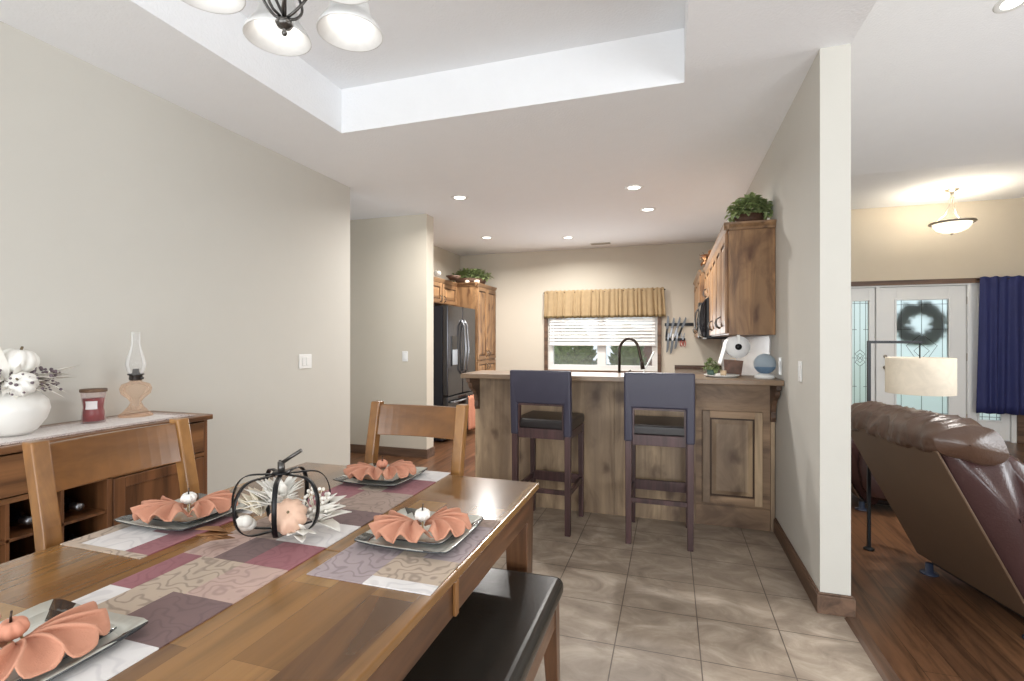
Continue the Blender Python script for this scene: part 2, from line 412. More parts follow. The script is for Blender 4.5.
        fs = [s.bm.faces.new(f) for f in ((a, b1, m1), (a, m1, b2), (b1, c1, m2, m1), (m1, m2, c2, b2), (c1, e, m2), (m2, e, c2))]
        s._tag(fs, True); return s
    def build(s, name, mat, parent=None, bevel=0, seg=2, solid=0, sub=0, loc=None, recalc=True):
        if recalc: bmesh.ops.recalc_face_normals(s.bm, faces=s.bm.faces)
        me = bpy.data.meshes.new(name); s.bm.to_mesh(me); s.bm.free()
        for m in (mat if isinstance(mat, (list, tuple)) else [mat]): me.materials.append(m)
        o = bpy.data.objects.new(name, me); COL.objects.link(o)
        if parent: o.parent = parent
        if loc: o.location = loc
        if solid:
            k = o.modifiers.new('Solidify', 'SOLIDIFY'); k.thickness = solid; k.offset = 0
        if bevel:
            k = o.modifiers.new('Bevel', 'BEVEL'); k.width = bevel; k.segments = seg; k.limit_method = 'ANGLE'; k.angle_limit = R(40)
        if sub:
            k = o.modifiers.new('Subdivision', 'SUBSURF'); k.levels = sub; k.render_levels = sub
        return o

def tag(o, label=None, cat=None, group=None, kind=None):
    if label: o['label'] = label
    if cat: o['category'] = cat
    if group: o['group'] = group
    if kind: o['kind'] = kind
    return o
def thing(name, label, cat, loc=(0, 0, 0), rz=0, group=None):
    o = bpy.data.objects.new(name, None); COL.objects.link(o); o.empty_display_size = 0.05
    o.location = loc; o.rotation_euler = (0, 0, rz)
    return tag(o, label, cat, group)
def struct(o, label=None): return tag(o, label, None, None, 'structure')
def copy_tree(o, loc=None, rz=None, label=None, parent=None):
    c = o.copy(); COL.objects.link(c)
    if parent: c.parent = parent
    if loc is not None: c.location = loc
    if rz is not None: c.rotation_euler = (0, 0, rz)
    if label: c['label'] = label
    for ch in list(o.children): copy_tree(ch, parent=c)
    return c
def jit(v, a, sc):
    p = Vector(v); n = noise.noise_vector(p * sc); return p + n * a

# ================================================================ THE ROOM
XL, XR, XP = -2.84, 0.69, 0.82       # left wall, partition faces
ZC = 2.74; YB = 7.73; YF = -2.2; YE = 8.1; ZL = 3.15
X5 = 5.2
# floors
struct(MB().box(XL, XP, YF, 3.96, -0.06, 0).build('floor', M['floor_tile']), 'beige stone tile floor')
struct(MB().box(XP, X5, YF, 8.3, -0.06, 0).build('floor', M['floor_wood']), 'brown wood laminate living room floor')
struct(MB().box(-4.6, XP, 3.96, 8.0, -0.06, 0).build('floor', M['floor_wood']), 'brown wood laminate kitchen floor')
struct(MB().prism([(XP - 0.035, 0), (XP + 0.03, 0), (XP + 0.02, 0.007), (XP - 0.02, 0.009)], 1, YF, 2.745).build('trim_1', M['trim']), 'wood threshold strip between tile and laminate')
# ceiling with the tray recess (-2.15..0.07, -0.9..2.91, up to 3.04)
tx0, tx1, ty0, ty1, tz = -2.15, 0.07, -0.9, 2.91, 3.04
m = MB()
m.box(-4.6, tx0, YF, 8.0, ZC, 3.2); m.box(tx1, XR, YF, 8.0, ZC, 3.2); m.box(XR, XP, YF, 2.77, ZC, 3.2)
m.box(tx0, tx1, YF, ty0, ZC, 3.2); m.box(tx0, tx1, ty1, 8.0, ZC, 3.2); m.box(tx0, tx1, ty0, ty1, tz, 3.2)
struct(m.build('ceiling', M['ceiling']), 'white textured ceiling with rectangular tray recess')
# living ceiling: vaulted part then flat entry part
m = MB()
m.prism([(6.42, ZL), (8.3, ZL), (8.3, ZL + 0.1), (6.42, ZL + 0.1)], 0, XP, X5)
m.prism([(YF, 4.25), (6.42, ZL), (6.42, ZL + 0.1), (YF, 4.35)], 0, XP, X5)
struct(m.build('ceiling', M['ceiling']), 'white sloping living room ceiling')
# walls
struct(MB().box(XL - 0.13, XL, YF, 3.97, 0, ZC).build('wall_left', M['wall']), 'plain greige dining wall')
struct(MB().box(-4.6, -2.61, 5.05, 5.22, 0, ZC).build('wall_hall', M['wall_kitchen']), 'short greige wall stub beside the refrigerator')
struct(MB().box(-4.73, -4.6, YF, 8.0, 0, ZC).build('wall_hall_end', M['wall_kitchen']))
struct(MB().box(-3.5, -3.37, 5.22, YB, 0, ZC).build('wall_kitchen_left', M['wall_kitchen']))
wx0, wx1, wz0, wz1 = -1.86, -0.19, 0.86, 2.0
m = MB()
m.box(-3.5, wx0, YB, YB + 0.16, 0, ZC); m.box(wx1, XR, YB, YB + 0.16, 0, ZC)
m.box(wx0, wx1, YB, YB + 0.16, 0, wz0); m.box(wx0, wx1, YB, YB + 0.16, wz1, ZC)
struct(m.build('wall_back', M['wall_kitchen']), 'beige kitchen back wall with window')
m = MB(); m.box(XR, XP, 2.77, YE, 0, 4.3); m.box(XR, XP, YF, 2.77, 3.2, 4.3)
struct(m.build('wall_right', M['wall']), 'greige partition wall between dining and living rooms')
# entry wall with the door opening
dx0, dx1, dz1 = 2.28, 4.24, 2.08
m = MB()
m.box(XP, dx0, YE, YE + 0.15, 0, 4.3); m.box(dx1, X5, YE, YE + 0.15, 0, 4.3); m.box(dx0, dx1, YE, YE + 0.15, dz1, 4.3)
struct(m.build('wall_entry', M['wall_living']), 'entry wall around the front door, lamp warmth painted in')
# right living wall with a window opening
m = MB()
m.box(X5, X5 + 0.15, YF, 1.4, 0, 4.4); m.box(X5, X5 + 0.15, 3.8, 8.3, 0, 4.4); m.box(X5, X5 + 0.15, 1.4, 3.8, 0, 0.85); m.box(X5, X5 + 0.15, 1.4, 3.8, 2.35, 4.4)
struct(m.build('wall_living', M['wall_living']))
# wall behind the camera, with a patio door and a living window
m = MB()
for a, b_, c, d in ((-4.6, -2.45, 0, 4.4), (-2.45, 0.45, 2.15, 4.4), (0.45, 1.4, 0, 4.4), (1.4, 4.0, 0, 0.65), (1.4, 4.0, 2.35, 4.4), (4.0, X5, 0, 4.4)):
    m.box(a, b_, YF - 0.15, YF, c, d)
struct(m.build('wall_front', M['wall']))
# baseboards
m = MB()
m.box(XR - 0.016, XR, 2.77, 3.83, 0, 0.09); m.box(XR - 0.016, XP + 0.016, 2.754, 2.77, 0, 0.09); m.box(XP, XP + 0.016, 2.77, YE, 0, 0.09)
m.box(XR - 0.010, XR, 2.77, 3.83, 0.09, 0.1); m.box(XR - 0.010, XP + 0.010, 2.76, 2.77, 0.09, 0.1); m.box(XP, XP + 0.010, 2.77, YE, 0.09, 0.1)
struct(m.build('baseboard_right', M['trim'], bevel=0.003))
struct(MB().box(XL, XL + 0.016, YF, 3.97, 0, 0.1).build('baseboard_left', M['trim'], bevel=0.003))
struct(MB().box(-4.6, -2.594, 5.034, 5.05, 0, 0.1).box(-2.61, -2.594, 5.05, 5.22, 0, 0.1).build('baseboard_hall', M['trim_x'], bevel=0.003))
struct(MB().box(dx1 + 0.07, X5, YE - 0.016, YE, 0, 0.1).box(XP + 0.02, dx0 - 0.07, YE - 0.016, YE, 0, 0.1).build('baseboard_entry', M['trim_x'], bevel=0.003))

# glazing behind the camera (frames + panes)
def window_frame(name, x0, x1, y, z0, z1, mull, mat, depth=0.08, fw=0.05):
    root = bpy.data.objects.new(name, None); COL.objects.link(root); struct(root)
    f = MB()
    f.box(x0, x1, y, y + depth, z0, z0 + fw); f.box(x0, x1, y, y + depth, z1 - fw, z1)
    f.box(x0, x0 + fw, y, y + depth, z0 + fw, z1 - fw); f.box(x1 - fw, x1, y, y + depth, z0 + fw, z1 - fw)
    for q in mull: f.box(q - fw / 2, q + fw / 2, y, y + depth, z0 + fw, z1 - fw)
    f.build('window_frame', mat, root)
    xs = [x0 + fw] + [q for q in mull] + [x1 - fw]
    for a, b_ in zip(xs[:-1], xs[1:]):
        MB().box(a, b_, y + depth * 0.45, y + depth * 0.55, z0 + fw, z1 - fw).build('pane', M['window_glass'], root)
    return root
window_frame('window_2', -2.45, 0.45, YF - 0.12, 0.0, 2.15, [-1.0], M['white'])
window_frame('window_3', 1.4, 4.0, YF - 0.12, 0.65, 2.35, [2.7], M['white'])

# kitchen window
win = bpy.data.objects.new('window_1', None); COL.objects.link(win); struct(win, 'kitchen window with dark wood casing and white sashes')
m = MB()
m.box(wx0 - 0.055, wx0, YB - 0.03, YB, wz0 - 0.06, wz1 + 0.06); m.box(wx1, wx1 + 0.055, YB - 0.03, YB, wz0 - 0.06, wz1 + 0.06)
m.box(wx0, wx1, YB - 0.03, YB, wz1, wz1 + 0.06); m.box(wx0, wx1, YB - 0.045, YB, wz0 - 0.06, wz0)
m.build('casing', M['trim_x'], win, bevel=0.004)
m = MB()
f = 0.06
cx0, cx1 = -1.085, -0.955
m.box(wx0, wx1, YB + 0.02, YB + 0.1, wz0, wz0 + 0.08); m.box(wx0, wx1, YB + 0.02, YB + 0.1, wz1 - f, wz1)
m.box(wx0, wx0 + 0.08, YB + 0.02, YB + 0.1, wz0 + 0.08, wz1 - f); m.box(wx1 - 0.08, wx1, YB + 0.02, YB + 0.1, wz0 + 0.08, wz1 - f)
m.box(cx0, cx1, YB + 0.022, YB + 0.098, wz0 + 0.08, wz1 - f)
m.build('sash', M['white'], win, bevel=0.004)
MB().box(wx0 + 0.07, cx0, YB + 0.055, YB + 0.06, wz0 + 0.07, wz1 - 0.05).build('pane', M['window_glass'], win)
MB().box(cx1, wx1 - 0.07, YB + 0.055, YB + 0.06, wz0 + 0.07, wz1 - 0.05).build('pane', M['window_glass'], win)
# blind
bl = thing('window_blind', 'white horizontal slat blind pulled halfway down the kitchen window', 'blind', (-1.025, YB - 0.02, 1.24))
m = MB()
for k in range(14):
    z = 0.045 + k * 0.05
    m.box(-0.80, 0.80, -0.024, 0.024, -0.0012, 0.0012, Matrix.Translation((0, 0, z)) @ Matrix.Rotation(R(62), 4, 'X'))
m.build('slats', M['blind'], bl)
MB().box(-0.805, 0.805, -0.02, 0.02, 0.0, 0.022).build('bottom_rail', M['blind'], bl, bevel=0.004)
MB().box(-0.81, 0.81, -0.025, 0.02, 0.73, 0.775).build('headrail', M['blind'], bl, bevel=0.003)
for x in (-0.6, 0.0, 0.6): MB().tube([(x, -0.026, 0.01), (x, -0.026, 0.74)], 0.0015, 6).build('cord', M['blind'], bl)
# valance
def drape(x0, x1, z0, z1, y, depth, folds, amp, gather=0.03, seed=1, flare=0.0):
    r_ = random.Random(seed); ph = [r_.random() * 6 for _ in range(6)]
    def fn(u, v):
        x = x0 + (x1 - x0) * u
        a = amp * (0.45 + 0.55 * v)
        t = u * folds * 2 * pi
        yy = y - a * (sin(t + 1.3 * sin(t * 0.23 + ph[0])) * 0.7 + 0.4 * sin(t * 0.47 + ph[1]))
        xx = (x - (x0 + x1) / 2) * (1 + flare * v) + (x0 + x1) / 2 + 0.012 * sin(t * 0.5 + ph[2]) * v
        zz = z1 + (z0 - z1) * v + (0.006 * sin(t + ph[3]) if v > 0.95 or v < 0.02 else 0)
        return (xx, yy, zz)
    return fn
va = thing('valance', 'gathered gold fabric valance over the kitchen window', 'valance', (-1.0, YB - 0.06, 2.1))
m = MB(); m.grid(drape(-0.9, 0.9, -0.43, 0.0, 0, 0, 26, 0.02, seed=3, flare=0.02), 420, 12, mats=lambda i, j: 1 if (j > 0.86) else 0)
m.build('gathered_fabric', [M['valance'], M['valance_band']], va, solid=0.003)
MB().tube([(-0.92, 0.015, -0.03), (0.92, 0.015, -0.03)], 0.01, 8).build('curtain_rod', M['bronze'], va)
# ---- outside the kitchen window
struct(MB().box(-9, 9, 8.35, 22, -0.1, -0.04).build('ground', M['grass']), 'lawn outside')
m = MB(); m.box(-4.4, -2.55, 12.0, 12.5, -0.04, 2.2); o = m.build('brick_garden_wall', M['brick'], bevel=0.01); tag(o, 'red brick wall seen through the lower left of the kitchen window', 'wall')
m = MB(); m.box(-0.9, 1.2, 12.0, 12.5, -0.04, 1.6); o = m.build('brick_garden_wall', M['brick'], bevel=0.01); tag(o, 'brownish brick wall seen through the lower right of the kitchen window', 'wall')
def bush(name, label, cat, loc, rad, n, mat, L=0.09, group=None, seed=0, h=None):
    r_ = random.Random(seed); m = MB(); h = h or rad
    for _ in range(n):
        a = r_.random() * 2 * pi; t = r_.random(); rr = rad * (0.5 + 0.5 * r_.random())
        p = Vector((rr * cos(a) * math.sqrt(1 - t * t), rr * sin(a) * math.sqrt(1 - t * t), h * (0.15 + 0.9 * t)))
        m.leaf(p, p + Vector((r_.uniform(-.4, .4), r_.uniform(-.4, .4), r_.uniform(-.1, .5))) * rad, (0, 0, 1), L * r_.uniform(.7, 1.2), L * 0.85)
    t = thing(name, label, cat, loc, 0, group)
    m.build('foliage', mat, t, recalc=False)
    s_ = MB(); s_.tube([(0, 0, 0), (0.01, 0, h * 0.4), (0, 0.02, h * 0.8)], [rad * 0.05, rad * 0.04, rad * 0.02], 8); s_.build('stem', M['stem'], t)
    return t
bush('garden_bush', 'green bush outside the left pane of the kitchen window', 'bush', (-2.1, 11.2, -0.04), 0.6, 900, M['leaf'], 0.16, seed=1, h=1.5)
bush('garden_bush', 'green bush outside behind the faucet in the kitchen window', 'bush', (-0.9, 11.0, -0.04), 0.4, 900, M['leaf2'], 0.16, seed=2, h=1.5)

# ================================================================ CABINETRY
def door_into(root, x0, x1, z0, z1, y=0.0, mat='alder', math_='alder_h', knob=None, name='door', t=0.02, st=0.055, pull='v'):
    """raised panel door, outer face towards -Y at y - t"""
    m = MB()
    m.box(x0, x0 + st, y - t, y, z0, z1); m.box(x1 - st, x1, y - t, y, z0, z1)
    m.mi = 1
    m.box(x0 + st, x1 - st, y - t, y, z0, z0 + st); m.box(x0 + st, x1 - st, y - t, y, z1 - st, z1)
    m.mi = 2
    m.box(x0 + st, x1 - st, y - t * 0.35, y, z0 + st, z1 - st)
    m.mi = 0
    a, b_, c, d = x0 + st + 0.012, x1 - st - 0.012, z0 + st + 0.012, z1 - st - 0.012
    if b_ - a > 0.03 and d - c > 0.03:
        e = min(0.03, (b_ - a) * 0.25, (d - c) * 0.25)
        V = [m.bm.verts.new(p) for p in [(a, y - t * 0.4, c), (b_, y - t * 0.4, c), (b_, y - t * 0.4, d), (a, y - t * 0.4, d), (a + e, y - t * 0.95, c + e), (b_ - e, y - t * 0.95, c + e), (b_ - e, y - t * 0.95, d - e), (a + e, y - t * 0.95, d - e)]]
        for q in ((4, 5, 6, 7), (0, 1, 5, 4), (1, 2, 6, 5), (2, 3, 7, 6), (3, 0, 4, 7)): m.bm.faces.new([V[i] for i in q])
    o = m.build(name, [M[mat], M[math_], M['darkgap']], root, bevel=0.003)
    if knob:
        kx, kz = knob
        h = MB()
        if pull == 'v': pts = [(kx, y - t, kz - 0.045), (kx, y - t - 0.025, kz - 0.03), (kx, y - t - 0.033, kz), (kx, y - t - 0.025, kz + 0.03), (kx, y - t, kz + 0.045)]
        else: pts = [(kx - 0.045, y - t, kz), (kx - 0.03, y - t - 0.025, kz), (kx, y - t - 0.033, kz), (kx + 0.03, y - t - 0.025, kz), (kx + 0.045, y - t, kz)]
        h.tube(pts, 0.005, 8); h.build('handle', M['pewter'], o)
    return o
def crown_into(root, w_, d_, z, side_l=True, side_r=True, mat='alder_h', p=0.035, h=0.05):
    m = MB()
    prof = [(0, 0), (-p * 0.3, 0), (-p * 0.45, h * 0.3), (-p * 0.9, h * 0.75), (-p, h), (0, h)]
    xl = -p if side_l else 0; xr = w_ + p if side_r else w_
    m.prism([(a, b_ + z) for a, b_ in prof], 0, xl, xr)
    if side_l: m.prism([(a, b_ + z) for a, b_ in prof], 1, -p, d_)
    if side_r: m.prism([(w_ - a, b_ + z) for a, b_ in prof], 1, -p, d_)
    m.box(0, w_, 0, d_, z, z + h * 0.4)
    return m.build('crown_moulding', M[mat], root)
def cabinet(label, cat, loc, rz, w_, d_, z0, z1, doors, crown=None, name='wall_cabinet', group=None):
    t = thing(name, label, cat, loc, rz, group)
    MB().box(0, w_, 0, d_, z0, z1).build('body', M['alder'], t, bevel=0.002)
    for d in doors: door_into(t, *d[:4], knob=d[4] if len(d) > 4 else None, pull=d[5] if len(d) > 5 else 'v')
    if crown: crown_into(t, w_, d_, z1, *crown)
    return t
# right hand wall cabinets; local x runs towards the camera, facing -X
g = 'wall cabinets on the right kitchen wall'
z0, z1 = 1.36, 2.10
XF = 0.39
cabinet('knotty wood wall cabinet nearest the dining room, side panel in view', 'cabinet', (XF, 5.48, 0), R(-90), 1.64, 0.298, z0, z1,
        [(0.02, 0.40, z0 + .01, z1 - .01, (0.36, z0 + .1)), (0.41, 0.80, z0 + .01, z1 - .01, (0.45, z0 + .1)), (0.82, 1.20, z0 + .01, z1 - .01, (1.16, z0 + .1)), (1.21, 1.60, z0 + .01, z1 - .01, (1.25, z0 + .1))], (False, True))
cabinet('short knotty wood wall cabinet above the microwave', 'cabinet', (XF, 6.25, 0), R(-90), 0.765, 0.298, 1.765, z1,
        [(0.02, 0.375, 1.775, z1 - .01, (0.33, 1.84)), (0.385, 0.74, 1.775, z1 - .01, (0.43, 1.84))], (False, False))
cabinet('knotty wood wall cabinet beyond the microwave at the back wall', 'cabinet', (XF - 0.05, YB - 0.002, 0), R(-90), 1.475, 0.348, z0, z1 + 0.0,
        [(0.02, 0.48, z0 + .01, z1 - .01, (0.44, z0 + .1)), (0.50, 0.97, z0 + .01, z1 - .01, (0.54, z0 + .1)), (0.99, 1.45, z0 + .01, z1 - .01, (1.03, z0 + .1))], (False, False))
# microwave
mw = thing('microwave', 'black over-the-range microwave mounted between the wall cabinets', 'microwave', (0.325, 6.24, 0), R(-90))
MB().box(0, 0.745, 0.02, 0.363, 1.335, 1.76).build('body', M['blackplastic'], mw, bevel=0.01)
m = MB(); m.prism([(0.02, 1.345), (-0.02, 1.36), (-0.045, 1.45), (-0.05, 1.56), (-0.03, 1.69), (0.02, 1.755)], 0, 0.15, 0.745); m.build('door', M['blackgloss'], mw, bevel=0.008)
MB().box(0, 0.14, -0.025, 0.02, 1.345, 1.755).build('control_panel', M['blackplastic'], mw, bevel=0.006)
MB().tube([(0.20, -0.03, 1.42), (0.20, -0.06, 1.46), (0.20, -0.066, 1.55), (0.20, -0.055, 1.64), (0.20, -0.03, 1.68)], 0.009, 8).build('handle', M['pewter'], mw)

# left hand: pantry, over-fridge cabinet; local x runs away from the camera (+Y), facing +X
cabinet('tall knotty wood pantry cabinet beside the refrigerator', 'cabinet', (-2.75, 6.90, 0), R(90), 0.826, 0.618, 0.0, 2.13,
        [(0.015, 0.405, 1.03, 2.12, (0.36, 1.12)), (0.415, 0.81, 1.03, 2.12, (0.46, 1.12)), (0.015, 0.405, 0.1, 1.01, (0.36, 0.92)), (0.415, 0.81, 0.1, 1.01, (0.46, 0.92))], (True, False), name='pantry_cabinet')
cabinet('small two-door knotty wood cabinet above the refrigerator', 'cabinet', (-3.07, 5.85, 0), R(90), 1.045, 0.298, 1.83, 2.13,
        [(0.02, 0.515, 1.84, 2.12, (0.46, 1.9)), (0.53, 1.03, 1.84, 2.12, (0.58, 1.9))], (True, False))
# fridge
fr = thing('refrigerator', 'black french door refrigerator between the wall stub and the pantry', 'refrigerator', (-2.77, 5.87, 0), R(90))
MB().box(0, 0.95, 0.04, 0.59, 0.02, 1.77).build('body', M['fridge_side'], fr, bevel=0.008)
for a, b_ in ((0.0, 0.472), (0.478, 0.95)): 
    d = MB().box(a, b_, -0.04, 0.036, 0.60, 1.78).build('door', M['fridge'], fr, bevel=0.012)
    xh = 0.425 if a == 0 else 0.525
    MB().tube([(xh, -0.04, 0.86), (xh, -0.085, 0.92), (xh, -0.105, 1.2), (xh, -0.085, 1.52), (xh, -0.04, 1.6)], 0.014, 8).build('handle', M['steel'], d)
    if a == 0:
        MB().box(0.10, 0.30, -0.048, -0.038, 0.98, 1.38).build('water_dispenser', M['blackgloss'], d, bevel=0.004)
        MB().box(0.12, 0.28, -0.052, -0.046, 1.0, 1.2).build('dispenser_recess', M['steel'], d)
d = MB().box(0.0, 0.95, -0.04, 0.036, 0.06, 0.59).build('freezer_drawer', M['fridge'], fr, bevel=0.012)
MB().tube([(0.06, -0.04, 0.52), (0.08, -0.09, 0.52), (0.87, -0.09, 0.52), (0.89, -0.04, 0.52)], 0.013, 8).build('handle', M['steel'], d)
o = thing('dish_towel', 'orange dish towel hanging on the refrigerator freezer handle', 'towel', (-2.655, 6.5, 0.06))
def tf(u, v):
    y = -0.13 + 0.26 * u; z = 0.02 + (0.47) * v + 0.008 * sin(u * 20); return (0.006 * sin(u * 14) * (1 - v) + (0 if v < 0.97 else -0.004), y, z)
m = MB(); m.grid(tf, 24, 12); m.build('woven_cloth', M['towel'], o, solid=0.006)

# ---------------------------------------------------------------- island / breakfast bar
YI = 3.84
isl = thing('kitchen_island', 'knotty wood breakfast bar peninsula behind the two bar stools', 'kitchen island', (-0.43, YI, 0))
L0, L1 = -1.11, 1.115       # local x extents (world -1.54 .. 0.685)
m = MB()
xs = [L0, -0.72, -0.35, 0.02, 0.36, 0.60]
for a, b_ in zip(xs[:-1], xs[1:]): m.box(a + 0.0008, b_ - 0.0008, 0, 0.02, 0, 1.03)
m.box(L0, L1, 0.02, 0.13, 0, 1.03)
m.build('back_panel', M['island'], isl, bevel=0.0012)
fx0, fx1 = 0.60, L1 - 0.03
m = MB()
m.box(fx0, fx1, 0, 0.02, 0.84, 1.03); m.build('top_rail', M['island_h'], isl, bevel=0.002)
MB().box(fx0, fx1, -0.004, 0.02, 0, 0.145).build('bottom_rail', M['island_h'], isl, bevel=0.002)
MB().box(L1 - 0.028, L1, -0.004, 0.02, 0, 1.03).build('end_stile', M['island'], isl, bevel=0.002)
MB().box(fx0, fx1, 0.006, 0.02, 0.145, 0.84).build('recess_panel', M['island_h'], isl)
door_into(isl, 0.645, 1.035, 0.165, 0.82, 0.006, 'island', 'island_h', None, 'cabinet_door', 0.022, 0.05)
def corbel(x):
    prof = [(0, 0), (0, -0.27), (-0.03, -0.27), (-0.045, -0.24), (-0.04, -0.2), (-0.06, -0.15), (-0.1, -0.11), (-0.15, -0.09), (-0.175, -0.07), (-0.18, -0.045), (-0.22, -0.035), (-0.22, 0)]
    m = MB(); m.prism([(a, 1.03 + b_) for a, b_ in prof], 0, x - 0.016, x + 0.016)
    return m.build('corbel', M['trim'], isl, bevel=0.003)
corbel(L0 + 0.025); corbel(L1 - 0.017)
MB().box(-1.12, 1.118, -0.28, 0.18, 1.03, 1.065).build('bar_top', M['counter'], isl, bevel=0.004)
m = MB()
m.box(L0, 0.46, 0.131, 0.72, 0.1, 0.87); m.box(L0, 0.46, 0.131, 0.66, 0, 0.1)
m.build('base_cabinet', M['alder'], isl, bevel=0.002)
MB().box(L0 - 0.01, 0.46, 0.131, 0.75, 0.87, 0.91).build('lower_countertop', M['darkcounter'], isl, bevel=0.004)
m = MB(); m.box(-0.35, 0.25, 0.25, 0.65, 0.911, 0.918); m.box(-0.32, 0.22, 0.28, 0.62, 0.914, 0.920); m.build('sink_basin', M['steel'], isl, bevel=0.003)
# right run of base cabinets
rb = thing('base_cabinet', 'wooden base cabinets with dark countertop along the right kitchen wall', 'cabinet', (0.06, YB - 0.004, 0), R(-90))
MB().box(0, 3.14, 0.03, 0.628, 0.1, 0.87).box(0, 3.14, 0.08, 0.628, 0, 0.1).build('body', M['alder'], rb, bevel=0.002)
for k in range(5):
    door_into(rb, 0.03 + k * 0.62, 0.62 + k * 0.62, 0.12, 0.68, 0.03, knob=(0.55 + k * 0.62, 0.6))
    door_into(rb, 0.03 + k * 0.62, 0.62 + k * 0.62, 0.70, 0.86, 0.03, knob=(0.32 + k * 0.62, 0.78), name='drawer', st=0.035, pull='h')
MB().box(0, 3.14, -0.01, 0.628, 0.87, 0.91).box(0, 0.02, -0.01, 0.628, 0.91, 0.96).build('countertop', M['darkcounter'], rb, bevel=0.003)
struct(MB().box(XR - 0.008, XR, 4.03, YB, 0.965, 1.355).build('trim_2', M['splash']), 'pale tile backsplash on the right kitchen wall')

# faucet
fc = thing('faucet', 'dark gooseneck pull-down kitchen faucet behind the bar', 'faucet', (-0.435, 4.5, 0.921))
MB().lathe([(0, 0), (0.028, 0), (0.028, 0.012), (0.02, 0.03), (0.016, 0.09), (0.016, 0.1), (0, 0.1)], seg=16).build('base', M['bronze'], fc)
pts = [(0, 0, 0.08), (0, 0, 0.30)] + [(0.085 - 0.085 * cos(t), -0.01 * t, 0.30 + 0.115 * sin(t)) for t in [k * pi / 10 for k in range(1, 10)]] + [(0.185, -0.03, 0.25), (0.195, -0.032, 0.2)]
MB().tube(pts, 0.012, 10).build('spout', M['bronze'], fc)
MB().tube([(0.191, -0.031, 0.22), (0.203, -0.034, 0.15)], [0.015, 0.019], 10).build('spray_head', M['bronze'], fc)
MB().tube([(0.0, 0, 0.07), (0.05, -0.01, 0.1), (0.10, -0.02, 0.14)], [0.007, 0.006, 0.006], 8).build('lever', M['bronze'], fc)
bt = thing('dish_brush', 'white handled dish brush standing in the sink beside the faucet', 'brush', (-0.26, 4.52, 0.921), 0.0)
MB().tube([(0.0, 0, 0.03), (0.04, 0, 0.14), (0.12, 0, 0.30)], [0.006, 0.006, 0.009], 8).build('handle', M['plastic'], bt)
MB().ball((0, 0, 0.025), (0.026, 0.026, 0.024)).build('bristles', M['plastic'], bt)

# ---------------------------------------------------------------- bar stools
def make_stool():
    s_ = thing('bar_stool', 'dark bar stool with blue reflection painted on its espresso leather back, nearer the refrigerator', 'bar stool', group='bar stools at the breakfast bar')
    W, D = 0.205, 0.43
    z0, z1, zo = 0.665, 1.115, 0.885
    m = MB()
    def yy(z): return -0.0 - max(0, (z - 0.7)) * 0.06
    # inverted U back, padded
    t = 0.052
    m.prism([(-0.217, z0), (-0.163, z0), (-0.163, zo), (0.163, zo), (0.163, z0), (0.217, z0), (0.217, z1), (-0.217, z1)], 1, 0, t)
    for v_ in m.bm.verts: v_.co.y += yy(v_.co.z)
    m.build('backrest', M['navy'], s_, bevel=0.012, seg=3)
    m = MB()
    m.box(-0.163, -0.153, 0.004, 0.045, 0.70, zo); m.box(0.153, 0.163, 0.004, 0.045, 0.70, zo); m.box(-0.153, 0.153, 0.0, 0.042, zo - 0.012, zo + 0.002)
    m.build('backrest_frame', M['espresso'], s_)
    m = MB()
    def seatfn(u, v): pass
    m.box(-0.212, 0.212, 0.02, 0.45, 0.70, 0.775); m.build('seat', M['seatleather'], s_, bevel=0.02, seg=4)
    m = MB(); m.box(-0.163, 0.163, 0.008, 0.035, 0.645, 0.712); m.box(-0.163, 0.163, 0.40, 0.425, 0.645, 0.70); m.box(-0.205, -0.18, 0.05, 0.40, 0.645, 0.70); m.box(0.18, 0.205, 0.05, 0.40, 0.645, 0.70)
    m.build('apron', M['espresso'], s_, bevel=0.002)
    for x in (-0.19, 0.19):
        MB().beam((x, 0.02, 0), (x, 0.026, 0.70), 0.036, 0.036, 0.042, 0.042).build('leg', M['espresso'], s_, bevel=0.003)
        MB().beam((x, 0.425, 0), (x, 0.42, 0.70), 0.032, 0.036, 0.04, 0.04).build('leg', M['espresso'], s_, bevel=0.003)
        MB().box(x - 0.011, x + 0.011, 0.03, 0.42, 0.20 + 0.06, 0.235 + 0.06).build('stretcher', M['espresso'], s_, bevel=0.002)
    MB().box(-0.18, 0.18, 0.01, 0.034, 0.27, 0.30).build('stretcher', M['espresso'], s_, bevel=0.002)
    MB().box(-0.18, 0.18, 0.41, 0.435, 0.245, 0.315).build('footrest', M['espresso'], s_, bevel=0.002)
    return s_
st1 = make_stool(); st1.location = (-0.855, 3.325, 0); st1.rotation_euler = (0, 0, R(-3))
st2 = copy_tree(st1, (-0.074, 3.315, 0), 0, 'dark bar stool with blue reflection painted on its espresso leather back, nearer the partition wall')

# ---------------------------------------------------------------- things on the bar
def plate_wall(name, label, loc, rz, gang=1, outlet=False):
    t = thing(name, label, 'light switch' if not outlet else 'outlet', loc, rz)
    w_ = 0.035 * gang + 0.003 * (gang - 1) if gang > 1 else 0.036
    MB().box(-w_, w_, -0.006, 0, -0.058, 0.058).build('cover_plate', M['plastic'], t, bevel=0.003)
    for k in range(gang):
        x = (k - (gang - 1) / 2) * 0.046
        MB().box(x - 0.016, x + 0.016, -0.010, -0.005, -0.033, 0.033).build('rocker', M['plastic'], t, bevel=0.002)
    return t
plate_wall('light_switch', 'white double rocker switch plate on the long left dining wall', (XL, 3.37, 1.15), R(90), 2)
plate_wall('light_switch', 'white single rocker switch on the short wall stub near the refrigerator', (-2.88, 5.05, 1.14), 0, 1)
plate_wall('light_switch', 'white single rocker switch on the partition wall above the baseboard run', (XR, 3.15, 1.147), R(-90), 1)
plate_wall('wall_outlet', 'white outlet plate on the partition wall behind the round speaker', (XR, 3.68, 1.15), R(-90), 1, True)
